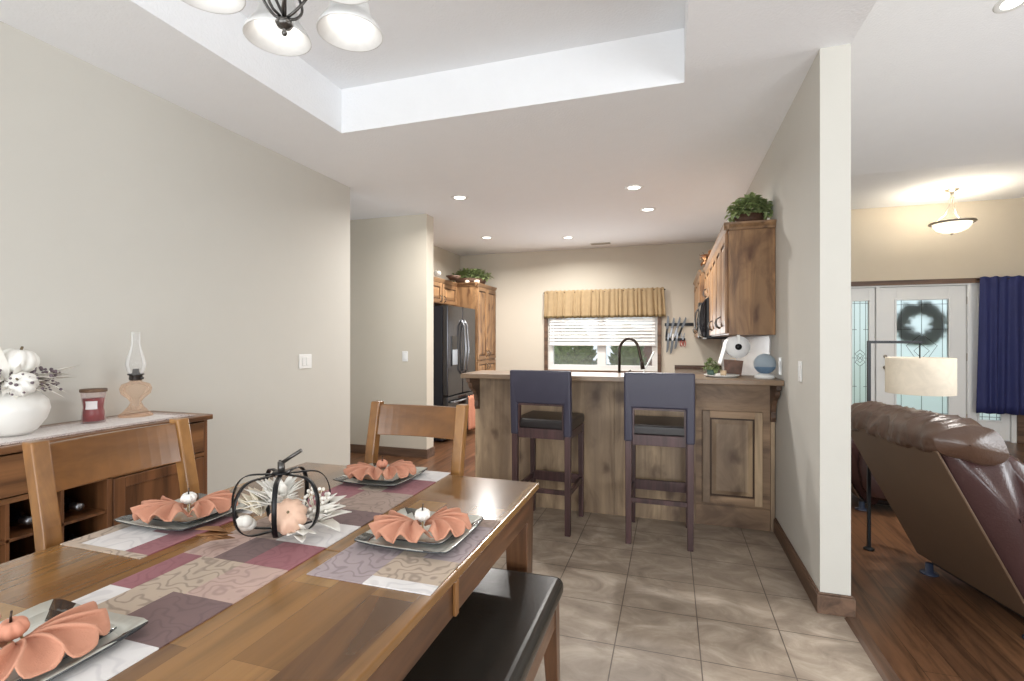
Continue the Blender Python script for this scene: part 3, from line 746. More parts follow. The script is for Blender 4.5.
# vent
t = thing('ceiling_vent', 'white slatted air vent in the kitchen ceiling', 'vent', (-0.98, 7.35, ZC))
m = MB(); m.box(-0.16, 0.16, -0.07, 0.07, -0.006, 0); m.build('frame', M['plastic'], t, bevel=0.002)
m = MB()
for k in range(6): m.box(-0.14, 0.14, -0.055 + k * 0.02, -0.043 + k * 0.02, -0.009, -0.0055)
m.build('slats', M['nickel'], t)

# paper towel under the cabinet
pt = thing('paper_towel_roll', 'white paper towel roll hanging under the end of the wall cabinet', 'paper towel', (0.455, 3.86, 1.275))
prof = [(0.02, 0), (0.078, 0), (0.078, 0.26), (0.02, 0.26)]
MB().lathe(prof + [(0.02, 0)], seg=32, axis=1).build('roll', M['paper'], pt)
MB().grid
m = MB()
def sh(u, v):
    a = pi * 0.75 - 0.0 + 0.25 * pi * min(1, v * 2)
    if v < 0.5: return (-0.0785 * cos(pi * 0.75 - pi) * -1 if False else 0.0795 * cos(pi * 0.6 + 0.4 * pi * v * 2), 0.005 + 0.25 * u, 0.0795 * sin(pi * 0.6 + 0.4 * pi * v * 2))
    return (-0.0795 - 0.035 * (v - 0.5) * 2, 0.005 + 0.25 * u, -(v - 0.5) * 2 * 0.13)
m.grid(sh, 6, 20); m.build('loose_sheet', M['paper'], pt, solid=0.002)
MB().lathe([(0.0, -0.012), (0.022, -0.012), (0.022, 0.0), (0, 0.0)], seg=16, axis=1).build('holder_end', M['black'], pt)
MB().box(-0.01, 0.01, -0.01, -0.004, 0.0, 0.0865).build('bracket', M['plastic'], pt)
# tray with small things
ZB = 1.0655
t = thing('serving_tray', 'small white oval tray on the bar top near the partition', 'tray', (0.34, 3.80, ZB))
MB().lathe([(0, 0), (0.095, 0), (0.12, 0.014), (0.116, 0.016), (0.093, 0.004), (0, 0.004)], seg=28).build('dish', M['ceramic'], t)
def leafball(m, c, r, n, L, r_, up=0.3, flat=1.0):
    for _ in range(n):
        a = r_.random() * 2 * pi; el = math.asin(r_.uniform(-0.2, 1)); d = Vector((cos(a) * cos(el), sin(a) * cos(el), sin(el)))
        p = Vector(c) + Vector((d.x * r[0], d.y * r[1], d.z * r[2])) * r_.uniform(0.45, 1.0)
        m.leaf(p, d + Vector((r_.uniform(-.8, .8), r_.uniform(-.8, .8), r_.uniform(-.7, .5))), (0, 0, 1), L * r_.uniform(0.6, 1.1), L * 0.8, 0.45)
t = thing('potted_succulent', 'small dark green succulent in a pale pot on the white tray', 'plant', (0.272, 3.80, ZB + 0.0045))
MB().lathe([(0, 0), (0.026, 0), (0.034, 0.045), (0.031, 0.045), (0.0, 0.04)], seg=18).build('pot', M['leafblue'], t)
m = MB(); leafball(m, (0, 0, 0.055), (0.045, 0.04, 0.055), 90, 0.032, random.Random(5)); m.build('foliage', M['leaf2'], t, recalc=False)
t = thing('candle_cup', 'small cream candle cup between the succulent and the print', 'candle', (0.348, 3.77, ZB + 0.0045))
MB().lathe([(0, 0), (0.018, 0), (0.021, 0.04), (0.017, 0.04), (0.0, 0.034)], seg=18).build('cup', M['candle'], t)
t = thing('gift_bag', 'small brown printed bag leaning behind the tray under the paper towels', 'bag', (0.425, 3.93, ZB))
m = MB()
V = [(-0.055, -0.02, 0), (0.055, -0.02, 0), (0.055, 0.02, 0), (-0.055, 0.02, 0), (-0.06, -0.006, 0.118), (0.07, -0.006, 0.108), (0.07, 0.006, 0.108), (-0.06, 0.006, 0.118)]
vv = [m.bm.verts.new(p) for p in V]
for q in ((3, 2, 1, 0), (0, 1, 5, 4), (1, 2, 6, 5), (2, 3, 7, 6), (3, 0, 4, 7), (4, 5, 6, 7)): m.bm.faces.new([vv[i] for i in q])
m.build('printed_bag', M['photo'], t, bevel=0.002)
MB().tube([(-0.02, 0, 0.11), (-0.015, 0, 0.126), (0.015, 0, 0.124), (0.02, 0, 0.108)], 0.002, 6).build('handle', M['husk'], t)
# speaker
t = thing('smart_speaker', 'blue-grey fabric ball speaker on a round white base by the partition', 'speaker', (0.598, 3.70, ZB))
MB().lathe([(0, 0), (0.058, 0), (0.064, 0.006), (0.062, 0.02), (0.05, 0.03), (0.034, 0.036), (0, 0.036)], seg=32).build('dock', M['plastic'], t)
m = MB()
Rr = 0.068
def sp(u, v):
    a = u * 2 * pi; tt = 0.02 + v * (pi - 0.35); return (Rr * sin(tt) * cos(a), Rr * sin(tt) * sin(a), 0.098 + Rr * cos(tt))
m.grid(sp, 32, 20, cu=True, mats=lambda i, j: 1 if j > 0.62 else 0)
m.build('fabric_shell', [M['speaker_fabric'], M['speaker_dark']], t)
# knives
t = thing('knife_rack', 'long black magnetic knife strip on the kitchen back wall', 'knife rack', (0.11, YB, 1.555))
MB().box(-0.2, 0.2, -0.018, 0, -0.022, 0.022).build('magnetic_strip', M['black'], t, bevel=0.003)
t = thing('knife_rack', 'short black magnetic strip below the longer one on the back wall', 'knife rack', (0.06, YB, 1.335))
MB().box(-0.14, 0.14, -0.018, 0, -0.02, 0.02).build('magnetic_strip', M['black'], t, bevel=0.003)
def knife(x, z, L, Hn, tilt, label, hm='black', down=False, gr=None):
    t = thing('kitchen_knife', label, 'knife', (x, YB - 0.0205, z), 0, gr); t.rotation_euler = (0, tilt, 0)
    sg = -1 if down else 1
    m = MB(); m.prism([(-0.016, 0), (0.016, 0), (0.017, sg * L * 0.6), (0.006, sg * L * 0.92), (-0.014, sg * L), (-0.016, sg * L * 0.5)], 1, -0.0022, 0.0012); m.build('blade', M['blade'], t)
    m = MB(); m.prism([(-0.012, 0), (0.012, 0), (0.014, -sg * Hn * 0.5), (0.011, -sg * Hn), (-0.013, -sg * Hn), (-0.014, -sg * Hn * 0.4)], 1, -0.010, 0.0015); m.build('handle', M[hm], t, bevel=0.003)
    return t
knife(-0.055, 1.49, 0.20, 0.13, R(6), 'leftmost knife on the long strip, wide blade pointing up', 'black')
knife(0.015, 1.50, 0.16, 0.14, R(12), 'second knife from the left on the long strip', 'steel')
knife(0.085, 1.50, 0.17, 0.14, R(16), 'third knife from the left on the long strip', 'steel')
knife(0.155, 1.51, 0.16, 0.13, R(22), 'fourth knife from the left on the long strip, most tilted', 'black')
knife(-0.04, 1.33, 0.19, 0.10, R(4), 'leftmost knife on the short strip, blade pointing down', 'steel', True)
knife(0.02, 1.32, 0.20, 0.10, R(6), 'longest downward knife on the short strip', 'plastic', True)
knife(0.08, 1.34, 0.15, 0.10, R(8), 'third downward knife on the short strip', 'steel', True)
t = thing('kitchen_scissors', 'red handled kitchen scissors hanging on the right of the short strip', 'scissors', (0.165, YB - 0.022, 1.33))
m = MB(); m.prism([(-0.004, 0), (0.01, 0), (0.03, 0.1), (0.02, 0.1)], 1, -0.002, 0.001); m.prism([(0.004, 0), (-0.01, 0), (-0.03, 0.1), (-0.02, 0.1)], 1, -0.002, 0.001); m.build('blade', M['steel'], t)
m = MB()
for sx in (-1, 1): m.tube([(sx * (0.022 + 0.016 * cos(a)), -0.003, -0.055 + 0.04 * sin(a)) for a in [k * pi / 8 for k in range(17)]], 0.0045, 6, False)
m.build('handle', M['redplastic'], t)

# plants and decor on top of the cabinets
def planter(loc, label, w_, h_, n, mat, seed, basket='wicker', rz=0):
    t = thing('potted_plant', label, 'plant', loc, rz)
    MB().lathe([(0, 0), (w_ * 0.28, 0), (w_ * 0.34, h_ * 0.32), (w_ * 0.31, h_ * 0.32), (0, h_ * 0.28)], seg=20).build('basket', M[basket], t)
    r_ = random.Random(seed)
    m = MB(); leafball(m, (0, 0, h_ * 0.42), (w_ * 0.45, 0.11, h_ * 0.5), n, 0.05, r_); m.build('foliage', mat, t, recalc=False)
    return t
planter((0.545, 3.99, 2.151), 'bushy green plant on top of the near right wall cabinet', 0.30, 0.235, 460, [M['leaf']], 11)
planter((-2.98, 7.25, 2.181), 'trailing green plant on top of the pantry cabinet', 0.74, 0.27, 760, [M['leaf2']], 12)
def pumpkin(m, c, r, h, ribs=9, depth=0.13, seg=90, ring=16):
    def f(u, v):
        a = u * 2 * pi; t = v * pi
        k = 1 - depth * (0.5 + 0.5 * cos(a * ribs)) ** 1.5 * 0.9
        dip = 0.28 * math.exp(-((sin(t)) / 0.35) ** 2)
        rr = r * max(0.03, sin(t)) * k
        return (c[0] + rr * cos(a), c[1] + rr * sin(a), c[2] + h * (-cos(t)) * (1 - dip))
    m.grid(f, seg, ring, cu=True)
def stem(m, p, L, r=0.003, lean=(0.2, 0)):
    p = Vector(p); m.tube([p, p + Vector((lean[0] * L * 0.3, lean[1] * L * 0.3, L * 0.5)), p + Vector((lean[0] * L, lean[1] * L, L))], [r * 1.4, r, r * 0.9], 7)
def pumpkin_thing(name, label, loc, r, h, mat, ribs=9, sl=0.03, sr=0.004, rot=None, group=None, smat='stem'):
    t = thing(name, label, 'pumpkin', loc, 0, group)
    if rot: t.rotation_euler = rot
    m = MB(); pumpkin(m, (0, 0, h * 0.8), r, h, ribs); m.build('body', M[mat], t)
    m = MB(); stem(m, (0, 0, h * 1.35), sl, sr); m.build('stem', M[smat], t)
    return t
pumpkin_thing('faux_pumpkin', 'larger cream pumpkin at the front edge of the pantry top', (-2.80, 7.05, 2.181), 0.045, 0.035, 'cream')
pumpkin_thing('faux_pumpkin', 'smaller cream pumpkin beside the larger one on the pantry top', (-2.93, 6.98, 2.181), 0.035, 0.03, 'cream')
t = thing('decorative_bowl', 'dark wooden bowl on top of the cabinet above the refrigerator', 'bowl', (-2.96, 6.55, 2.181))
MB().lathe([(0, 0), (0.05, 0), (0.11, 0.06), (0.105, 0.06), (0.045, 0.008), (0, 0.008)], seg=24).build('bowl_shell', M['wicker'], t)
t = pumpkin_thing('faux_pumpkin', 'white pumpkin at the near end of the cabinet above the refrigerator', (-2.97, 6.05, 2.181), 0.05, 0.04, 'white_pumpkin')
pumpkin_thing('faux_pumpkin', 'coral pumpkin on the right wall cabinets behind the bushy plant', (0.44, 4.5, 2.151), 0.06, 0.045, 'coral_pumpkin')
pumpkin_thing('faux_pumpkin', 'white pumpkin on the right wall cabinets above the microwave', (0.44, 5.05, 2.151), 0.06, 0.05, 'white_pumpkin')
t = thing('twig_arrangement', 'dry brown leaf arrangement on the far end of the right wall cabinets', 'floral arrangement', (0.42, 5.8, 2.151))
r_ = random.Random(3); m = MB(); leafball(m, (0, 0, 0.03), (0.09, 0.16, 0.09), 110, 0.06, r_); m.build('leaves', M['rust'], t, recalc=False)
m = MB()
for k in range(14):
    a = r_.uniform(0, 2 * pi); m.tube([(0, 0, 0), (0.06 * cos(a), 0.06 * sin(a), 0.05), (0.13 * cos(a), 0.13 * sin(a), 0.07 + 0.05 * r_.random())], 0.002, 5)
m.build('twigs', M['wicker'], t)

# ================================================================ DINING TABLE
TX, TY, TW, TL, TZ = -1.05, 0.955, 0.555, 0.955, 0.76
tb = thing('dining_table', 'long brown plank dining table set with four places', 'table', (TX, TY, 0))
m = MB()
m.box(-TW, TW, 0.171, TL, TZ - 0.024, TZ); m.box(-TW, TW, -TL, 0.1695, TZ - 0.024, TZ)
m.build('tabletop', M['table'], tb, bevel=0.004)
m = MB()
e = 0.012
m.box(TW - e - 0.022, TW - e, -TL + 0.1, TL - 0.1, TZ - 0.115, TZ - 0.0245); m.box(-TW + e, -TW + e + 0.022, -TL + 0.1, TL - 0.1, TZ - 0.115, TZ - 0.0245)
m.box(-TW + 0.1, TW - 0.1, TL - e - 0.022, TL - e, TZ - 0.115, TZ - 0.0245); m.box(-TW + 0.1, TW - 0.1, -TL + e, -TL + e + 0.022, TZ - 0.115, TZ - 0.0245)
m.build('apron', M['table_dark'], tb, bevel=0.002)
MB().box(TW - e, TW - e + 0.010, 0.16, 0.18, TZ - 0.112, TZ - 0.026).build('leaf_catch', M['chair'], tb, bevel=0.003)
for sx in (-1, 1):
    for sy in (-1, 1):
        a = sx * (TW - 0.062); b_ = sy * (TL - 0.062)
        MB().beam((a, b_, 0), (a, b_, TZ - 0.029), 0.07, 0.07, 0.09, 0.09).build('leg', M['table_leg'], tb, bevel=0.004)
# bench
bn = thing('dining_bench', 'wooden bench with long black leather seat along the right side of the table', 'bench', (-0.555, 1.1, 0))
m = MB(); m.box(-0.195, 0.195, -0.66, 0.655, 0.415, 0.485); m.build('seat_cushion', M['blackleather'], bn, bevel=0.03, seg=5)
m = MB(); m.box(-0.175, -0.15, -0.6, 0.6, 0.33, 0.414); m.box(0.15, 0.175, -0.6, 0.6, 0.33, 0.414); m.box(-0.15, 0.15, 0.6, 0.62, 0.33, 0.414); m.box(-0.15, 0.15, -0.62, -0.6, 0.33, 0.414)
m.build('apron', M['table_dark'], bn, bevel=0.002)
for sx in (-1, 1):
    for sy in (-1, 1): MB().beam((sx * 0.165, sy * 0.62, 0), (sx * 0.15, sy * 0.605, 0.414), 0.036, 0.036, 0.058, 0.058).build('leg', M['table_leg'], bn, bevel=0.003)

# dining chairs
def make_chair():
    c = thing('dining_chair', 'x', 'chair')
    for sx in (-1, 1):
        x = sx * 0.2165
        m = MB()
        path = [(0.0, 0.0), (-0.005, 0.42), (-0.012, 0.62), (-0.035, 0.80), (-0.085, 1.035)]
        th = 0.046; wd = 0.0225
        poly = [(p[0] + th * 0.5, p[1]) for p in path] + [(p[0] - th * 0.5, p[1]) for p in reversed(path)]
        m.prism(poly, 0, x - wd, x + wd)
        m.build('back_leg', M['chair'], c, bevel=0.005)
        MB().beam((x, 0.43, 0), (x, 0.42, 0.43), 0.034, 0.034, 0.045, 0.045).build('leg', M['chair'], c, bevel=0.004)
        MB().box(x - 0.012, x + 0.012, 0.018, 0.40, 0.2, 0.235).build('stretcher', M['chair'], c, bevel=0.003)
    def rail(z0, z1, yb, yt, th, cur):
        m = MB()
        def f(u, v):
            a = v * 4
            x = -0.194 + 0.388 * u; bow = -cur * (1 - (2 * u - 1) ** 2)
            k = int(round(a)) % 4
            z = z0 if k in (0, 1) else z1; y = (yb if k in (0, 1) else yt) + (th / 2 if k in (1, 2) else -th / 2) + bow
            return (x, y, z)
        gd = m.grid(f, 12, 4, cv=True, sm=False)
        m.bm.faces.new(gd[0]); m.bm.faces.new(list(reversed(gd[-1])))
        return m
    rail(0.885, 1.022, -0.052, -0.082, 0.022, 0.02).build('top_rail', M['chair_rail'], c, bevel=0.003)
    rail(0.52, 0.58, -0.008, -0.01, 0.02, 0.015).build('lower_rail', M['chair_rail'], c, bevel=0.003)
    m = MB(); m.box(-0.215, 0.215, 0.018, 0.40, 0.37, 0.43); m.build('apron', M['chair_rail'], c, bevel=0.003)
    m = MB(); m.box(-0.235, 0.235, 0.02, 0.45, 0.431, 0.475); m.build('seat', M['blackleather'], c, bevel=0.016, seg=3)
    return c
ch1 = make_chair(); ch1.location = (-1.632, 1.158, 0); ch1.rotation_euler = (0, 0, R(-90))
ch1['label'] = 'brown wooden dining chair on the left side of the table in front of the sideboard'; ch1['group'] = 'wooden dining chairs'
ch2 = copy_tree(ch1, (-1.10, 1.968, 0), R(180), 'brown wooden dining chair at the far end of the table')

# ---------------------------------------------------------------- table linen
def patchcloth(name, label, cat, x0, x1, y0, y1, z, patches, keys, loc, base=0, th=0.0025):
    """patches: (u0,u1,y0,y1,idx) painted on a fine grid, real cloth thickness"""
    t = thing(name, label, cat, loc)
    nx = max(6, int(round((x1 - x0) / 0.017))); ny = max(6, int(round((y1 - y0) / 0.02)))
    def mats(i, j):
        u = i + 0.5 / nx; y = y0 + (y1 - y0) * (j + 0.5 / ny)
        r = base
        for a, b_, c, d, k in patches:
            if a <= u < b_ and c <= y < d: r = k
        return r
    m = MB(); m.grid(lambda u, v: (x0 + (x1 - x0) * u - loc[0], y0 + (y1 - y0) * v - loc[1], th / 2 + 0.0004), nx, ny, sm=False, mats=mats)
    m.build('patchwork_cloth', [M[k] for k in keys], t, solid=th)
    return t
K = ['r_taupe', 'r_tan', 'r_pink', 'r_mauve', 'r_burg', 'r_white']
patchcloth('table_runner', 'patchwork table runner in tan, burgundy and mauve down the middle of the table', 'table runner', -1.22, -0.885, 0.15, 1.93, TZ,
    [(0, .45, .15, .5, 1), (.45, 1, .15, .4, 4), (.0, .5, .5, .68, 3), (.5, 1, .40, .68, 5),
     (0, .22, .68, .81, 5), (.22, .55, .68, .83, 1), (.5, 1, .68, .84, 3),
     (0, .22, .81, .99, 4), (.22, .62, .83, .99, 1), (.6, 1, .84, .99, 2),
     (0, .3, .99, 1.14, 2), (.3, .68, .99, 1.12, 3), (.6, 1, .99, 1.12, 4),
     (0, .5, 1.12, 1.3, 0), (.5, 1, 1.12, 1.29, 5), (0, .3, 1.3, 1.5, 4), (.3, 1, 1.29, 1.41, 3), (.2, 1, 1.41, 1.6, 0), (0, .4, 1.5, 1.7, 4), (.3, .8, 1.6, 1.8, 1), (.6, 1, 1.6, 1.8, 4), (.6, 1, 1.8, 1.94, 5), (0, .5, 1.75, 1.94, 3)],
    K, (-1.05, 1.04, TZ))
patchcloth('placemat', 'patchwork placemat under the setting beside the bench', 'placemat', -0.83, -0.503, 0.99, 1.46, TZ,
    [(0, .55, .99, 1.2, 2), (.5, 1, .99, 1.04, 5), (.45, 1, 1.04, 1.2, 0), (0, 1, 1.25, 1.46, 3), (.7, 1, 1.15, 1.4, 2)], ['r_tan', 'r_tan', 'r_greymauve', 'r_taupe', 'r_burg', 'r_white'], (-0.667, 1.225, TZ))
patchcloth('placemat', 'patchwork placemat in front of the left chair', 'placemat', -1.595, -1.295, 0.93, 1.40, TZ,
    [(0, 1, .93, 1.4, 1), (.15, .8, .95, 1.1, 5), (.72, 1, .96, 1.24, 4), (.5, .75, 1.08, 1.24, 4), (.6, 1, 1.28, 1.4, 5)], K, (-1.445, 1.165, TZ))
# lace runner on the sideboard is made further below

# ---------------------------------------------------------------- plates and napkins
def sq_plate(S, H, name='dinner_plate', label='', loc=(0, 0, 0), rz=0, group=None, flip=False):
    t = thing(name, label, 'plate', loc, rz, group)
    N = 64
    prof = [(0.0, 0.004), (0.5, 0.004), (0.70, 0.0045), (0.76, 0.006), (0.80, H * 0.45), (1.0, H), (1.0, H - 0.004), (0.82, H * 0.45 - 0.004), (0.72, 0.0), (0.0, 0.0)]
    prof = [(r, max(0, z)) for r, z in prof]
    def f(u, v):
        a = u * 2 * pi; k = int(round(v * (len(prof) - 1))); r, z = prof[k]
        n = 16 if r > 0.6 else 6
        s_ = (abs(cos(a)) ** n + abs(sin(a)) ** n) ** (-1 / n)
        corner = (abs(sin(2 * a))) ** 6
        return (r * S * s_ * cos(a) + 1e-5, r * S * s_ * sin(a), z + (corner * H * 0.25 if r > 0.95 else 0))
    def mats(i, j):
        k = int(round(j * (len(prof) - 1)))
        if k in (4,):
            a = (i * 2 * pi) % (pi / 2)
            return 2 if 0.06 < abs(a - pi / 4) < 0.3 and (int(i * 64) // 4) % 2 else 1
        return 2 if k >= 5 else (1 if k == 3 else 0)
    m = MB(); m.grid(f, N, len(prof) - 1, cu=True, mats=mats)
    m.build('glazed_dish', [M['plate'], M['plate_rim'], M['plate_dark']], t)
    return t
def napkin(name, label, loc, rz, kind, seed, lean=0.0, size=0.13):
    """pleated cloth pinched in the middle, two fans"""
    r_ = random.Random(seed)
    t = thing(name, label, 'napkin', loc, rz)
    m = MB()
    for side in (0, 1):
        base = R(-14) if side == 0 else pi + R(30)
        L = size * (0.98 if side == 0 else 1.05); spread = R(128 if side == 0 else 160); ph = r_.random() * 6
        npl = 5 if side == 0 else 6
        def f(u, v):
            a = base + (u - 0.5) * spread * (0.35 + 0.65 * v)
            r = 0.008 + L * v * (1 - 0.28 * (2 * u - 1) ** 2) * (1 + 0.05 * sin(u * 37 + ph))
            pl = sin(u * npl * 2 * pi + ph)
            z = 0.02 + (0.005 + 0.012 * v) * pl * (0.5 + 0.5 * v) + 0.034 * v * (1 - v) * 2 + 0.003 * v
            x = r * cos(a); y = r * sin(a) + 0.012 * v * cos(u * npl * 2 * pi + ph) * (1 if side == 0 else -1)
            y += (u - 0.5) * 0.02
            return (x, y, max(0.004 + 0.01 * v, z))
        m.grid(f, 60, 14)
    m.build('pleated_cloth', M['peach'], t, solid=0.0035)
    return t
def napkin_ring(label, loc, rz, mat, seed, r=0.023, tilt=0.2):
    t = thing('pumpkin_napkin_ring', label, 'napkin ring', loc, rz)
    t.rotation_euler = (tilt, 0, rz)
    m = MB(); m.tube([(0, 0.015 * cos(a), -0.006 + 0.017 * sin(a)) for a in [k * 2 * pi / 16 for k in range(17)]], 0.0022, 6, False); m.build('ring', M['husk'], t)
    m = MB(); pumpkin(m, (0, 0, 0.026), r, r * 0.78, 8, 0.14); m.build('pumpkin', M[mat], t)
    m = MB(); stem(m, (0, 0, 0.026 + r * 0.55), 0.02, 0.0018, (0.1, 0.15)); m.build('stem', M['bronze'], t)
    return t
def setting(x, y, rz, nrz, mat, where, seed, lift=0.003):
    z = TZ + 0.0037 + lift * 0
    sq_plate(0.140, 0.017, 'dinner_plate', 'large square pale dinner plate ' + where, (x, y, z), rz)
    sq_plate(0.098, 0.012, 'salad_plate', 'small square plate on the dinner plate ' + where, (x + 0.004, y + 0.008, z + 0.007), rz)
    zz = z + 0.012
    napkin('napkin', 'peach napkin fanned into a bow ' + where, (x, y, zz), nrz, mat, seed)
    napkin_ring(('white' if mat == 'white_pumpkin' else 'coral') + ' pumpkin napkin ring ' + where, (x, y, zz + 0.022), nrz, mat, seed)
setting(-0.678, 1.287, 0, R(24), 'white_pumpkin', 'at the setting beside the bench', 1)
setting(-1.455, 1.20, 0, R(36), 'white_pumpkin', "at the left chair's setting", 2)
setting(-1.11, 1.765, 0, R(20), 'coral_pumpkin', "at the table's far end setting", 3)
setting(-1.085, 0.565, 0, R(26), 'coral_pumpkin', 'at the nearest setting, bottom left', 4)

# ---------------------------------------------------------------- centrepiece
CP = (-1.078, 1.18); ZT = TZ + 0.0037
wp = thing('wire_pumpkin', 'black metal band pumpkin frame standing on the table runner', 'centrepiece', (CP[0], CP[1], ZT), R(-55))
nb = 7
for k in range(nb):
    a0 = k * 2 * pi / nb
    def bf(u, v, a0=a0):
        t = -0.5 * pi + pi * u
        r = 0.022 + 0.113 * abs(cos(t)) ** 0.62; z = 0.093 + 0.088 * sin(t) + (0.008 * (abs(sin(t)) ** 6 if sin(t) < 0 else -abs(sin(t)) ** 8 * 1.5))
        wv = (v - 0.5) * 0.013
        return (r * cos(a0) - wv * sin(a0), r * sin(a0) + wv * cos(a0), z)
    m = MB(); m.grid(bf, 28, 1); m.build('band', M['black'], wp, solid=0.0025)
MB().lathe([(0, 0.002), (0.026, 0.002), (0.026, 0.006), (0, 0.006)], seg=18).build('base_ring', M['black'], wp)
MB().lathe([(0, 0.171), (0.026, 0.171), (0.024, 0.176), (0, 0.176)], seg=18).build('hub', M['black'], wp)
m = MB()
m.tube([(0, 0, 0.17), (0.0, 0.0, 0.205)], 0.010, 8); m.tube([(0.0, 0.0, 0.20), (0.009, 0.029, 0.220), (0.018, 0.056, 0.238)], 0.0055, 8)
m.tube([(-0.02, -0.006, 0.17), (-0.022, -0.006, 0.205)], 0.004, 8)
m.build('stem', M['pewter'], wp)
pumpkin_thing('faux_pumpkin', 'peach pumpkin lying on its side inside the wire pumpkin', (CP[0] + 0.055, CP[1] - 0.028, ZT + 0.05), 0.05, 0.041, 'peach_pumpkin', 9, 0.010, 0.004, (R(52), 0, R(35)))
r_ = random.Random(21)
def spray(name, label, loc, n, L, W, mat, dirs, bend=0.2, part='leaves', cat='floral arrangement'):
    t = thing(name, label, cat, loc); m = MB()
    for _ in range(n):
        d = Vector(dirs(r_)); m.leaf((r_.uniform(-.012, .012), r_.uniform(-.012, .012), 0.012 + r_.uniform(0, .02)), d, (0.1, 0.1, 1), L * r_.uniform(.7, 1.2), W * r_.uniform(.8, 1.2), bend)
    m.build(part, mat, t, recalc=False, solid=0.0012)
    return t
spray('white_leaf_spray', 'broad white artificial leaves fanning out to the right of the wire pumpkin', (CP[0] + 0.075, CP[1] + 0.06, ZT + 0.002), 10, 0.095, 0.062, M['whiteleaf'], lambda r: (r.uniform(.3, 1), r.uniform(-.5, 1), r.uniform(0.05, .8)), 0.15)
spray('feather_flower', 'tall cream feather flower inside the wire pumpkin', (CP[0] - 0.02, CP[1] + 0.01, ZT + 0.05), 60, 0.085, 0.028, M['whiteleaf'], lambda r: (r.uniform(-.7, .6), r.uniform(-.5, .6), r.uniform(.1, 1)), 0.25, 'petals')
spray('corn_husk_leaves', 'tan corn husk leaves at the left inside of the wire pumpkin', (CP[0] - 0.06, CP[1] - 0.01, ZT + 0.03), 16, 0.09, 0.03, M['cream'], lambda r: (r.uniform(-1, -.1), r.uniform(-.4, .6), r.uniform(0.1, .9)), 0.2)
spray('rust_leaves', 'rust and husk coloured leaves spilling left of the wire pumpkin', (CP[0] - 0.07, CP[1] - 0.115, ZT + 0.001), 9, 0.07, 0.03, [M['rust']], lambda r: (r.uniform(-1, -.1), r.uniform(-1, -.2), r.uniform(0.0, .25)), 0.05)
spray('white_leaf_spray', 'small white leaves lying on the runner at the front of the wire pumpkin', (CP[0] + 0.095, CP[1] - 0.035, ZT + 0.001), 7, 0.06, 0.026, M['whiteleaf'], lambda r: (r.uniform(-.2, 1), r.uniform(-1, .2), r.uniform(0.02, .25)), 0.05)
t = thing('cotton_boll', 'white cotton ball at the lower left inside the wire pumpkin', 'cotton boll', (CP[0] - 0.085, CP[1] - 0.045, ZT + 0.012))
m = MB()
for k in range(7): m.ball((0.012 * cos(k * 2.4) * (k > 0), 0.012 * sin(k * 2.4) * (k > 0), 0.022 + 0.007 * (k % 3 - 1)), 0.017, 10, 7)
m.build('cotton_fluff', M['whiteleaf'], t)
t = thing('berry_cluster', 'cluster of small white berries beside the white leaves in the wire pumpkin', 'berries', (CP[0] + 0.085, CP[1] + 0.045, ZT + 0.03))
m = MB()
for k in range(70):
    d = Vector((r_.gauss(0, 1), r_.gauss(0, 1), r_.gauss(0, 1))).normalized(); m.ball(Vector((0, 0, 0.05)) + Vector((d.x * 0.04, d.y * 0.04, d.z * 0.045)), 0.0055, 6, 4)
o = m.build('berries', M['whiteleaf'], t); o['kind'] = 'stuff'
m = MB()
for k in range(14):
    d = Vector((r_.gauss(0, 1), r_.gauss(0, 1), abs(r_.gauss(0, 1)))).normalized(); m.tube([(0, 0, 0.0), Vector((0, 0, 0.05)) + d * 0.04], 0.001, 5)
m.build('twigs', M['cream'], t)

# ================================================================ SIDEBOARD
SZ = 0.92
sb = thing('sideboard', 'brown wooden sideboard with open wine rack against the left wall', 'sideboard', (-2.605, 1.32, 0))
SW, SD = 0.765, 0.212
MB().box(-SD - 0.015, SD + 0.015, -SW - 0.02, SW + 0.02, SZ - 0.028, SZ).build('top', M['side'], sb, bevel=0.005)
m = MB()
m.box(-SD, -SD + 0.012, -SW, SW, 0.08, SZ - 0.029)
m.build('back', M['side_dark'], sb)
for y in (-SW, -0.28, 0.26, SW - 0.022):
    MB().box(-SD + 0.012, SD - 0.004, y, y + 0.022, 0.08, SZ - 0.029).build('upright_panel', M['side_v'], sb, bevel=0.002)
MB().box(-SD + 0.012, SD - 0.004, -SW + 0.022, SW - 0.022, 0.08, 0.105).build('bottom_shelf', M['side'], sb)
MB().box(-SD + 0.012, SD - 0.004, -SW + 0.022, SW - 0.022, 0.70, 0.72).build('middle_shelf', M['side'], sb)
for a, b_ in ((-SW + 0.025, -0.262), (-0.254, 0.256), (0.285, SW - 0.025)):
    d = MB().box(SD - 0.022, SD, a, b_, 0.725, SZ - 0.036).build('drawer', M['side'], sb, bevel=0.003)
    MB().lathe([(0, 0), (0.006, 0), (0.006, 0.012), (0.014, 0.018), (0.012, 0.026), (0, 0.028)], (SD, (a + b_) / 2, 0.80), 14, 0).build('knob', M['bronze'], d)
def side_door(a, b_):
    m = MB(); st = 0.05
    m.box(SD - 0.022, SD, a, a + st, 0.11, 0.695); m.box(SD - 0.022, SD, b_ - st, b_, 0.11, 0.695)
    m.box(SD - 0.022, SD, a + st, b_ - st, 0.11, 0.16); m.box(SD - 0.022, SD, a + st, b_ - st, 0.645, 0.695)
    m.box(SD - 0.018, SD - 0.010, a + st, b_ - st, 0.16, 0.645)
    o = m.build('door', M['side_v'], sb, bevel=0.003)
    MB().lathe([(0, 0), (0.006, 0), (0.006, 0.012), (0.014, 0.018), (0.012, 0.026), (0, 0.028)], (SD, a + 0.025, 0.45), 14, 0).build('knob', M['bronze'], o)
side_door(0.285, SW - 0.025)
m = MB()
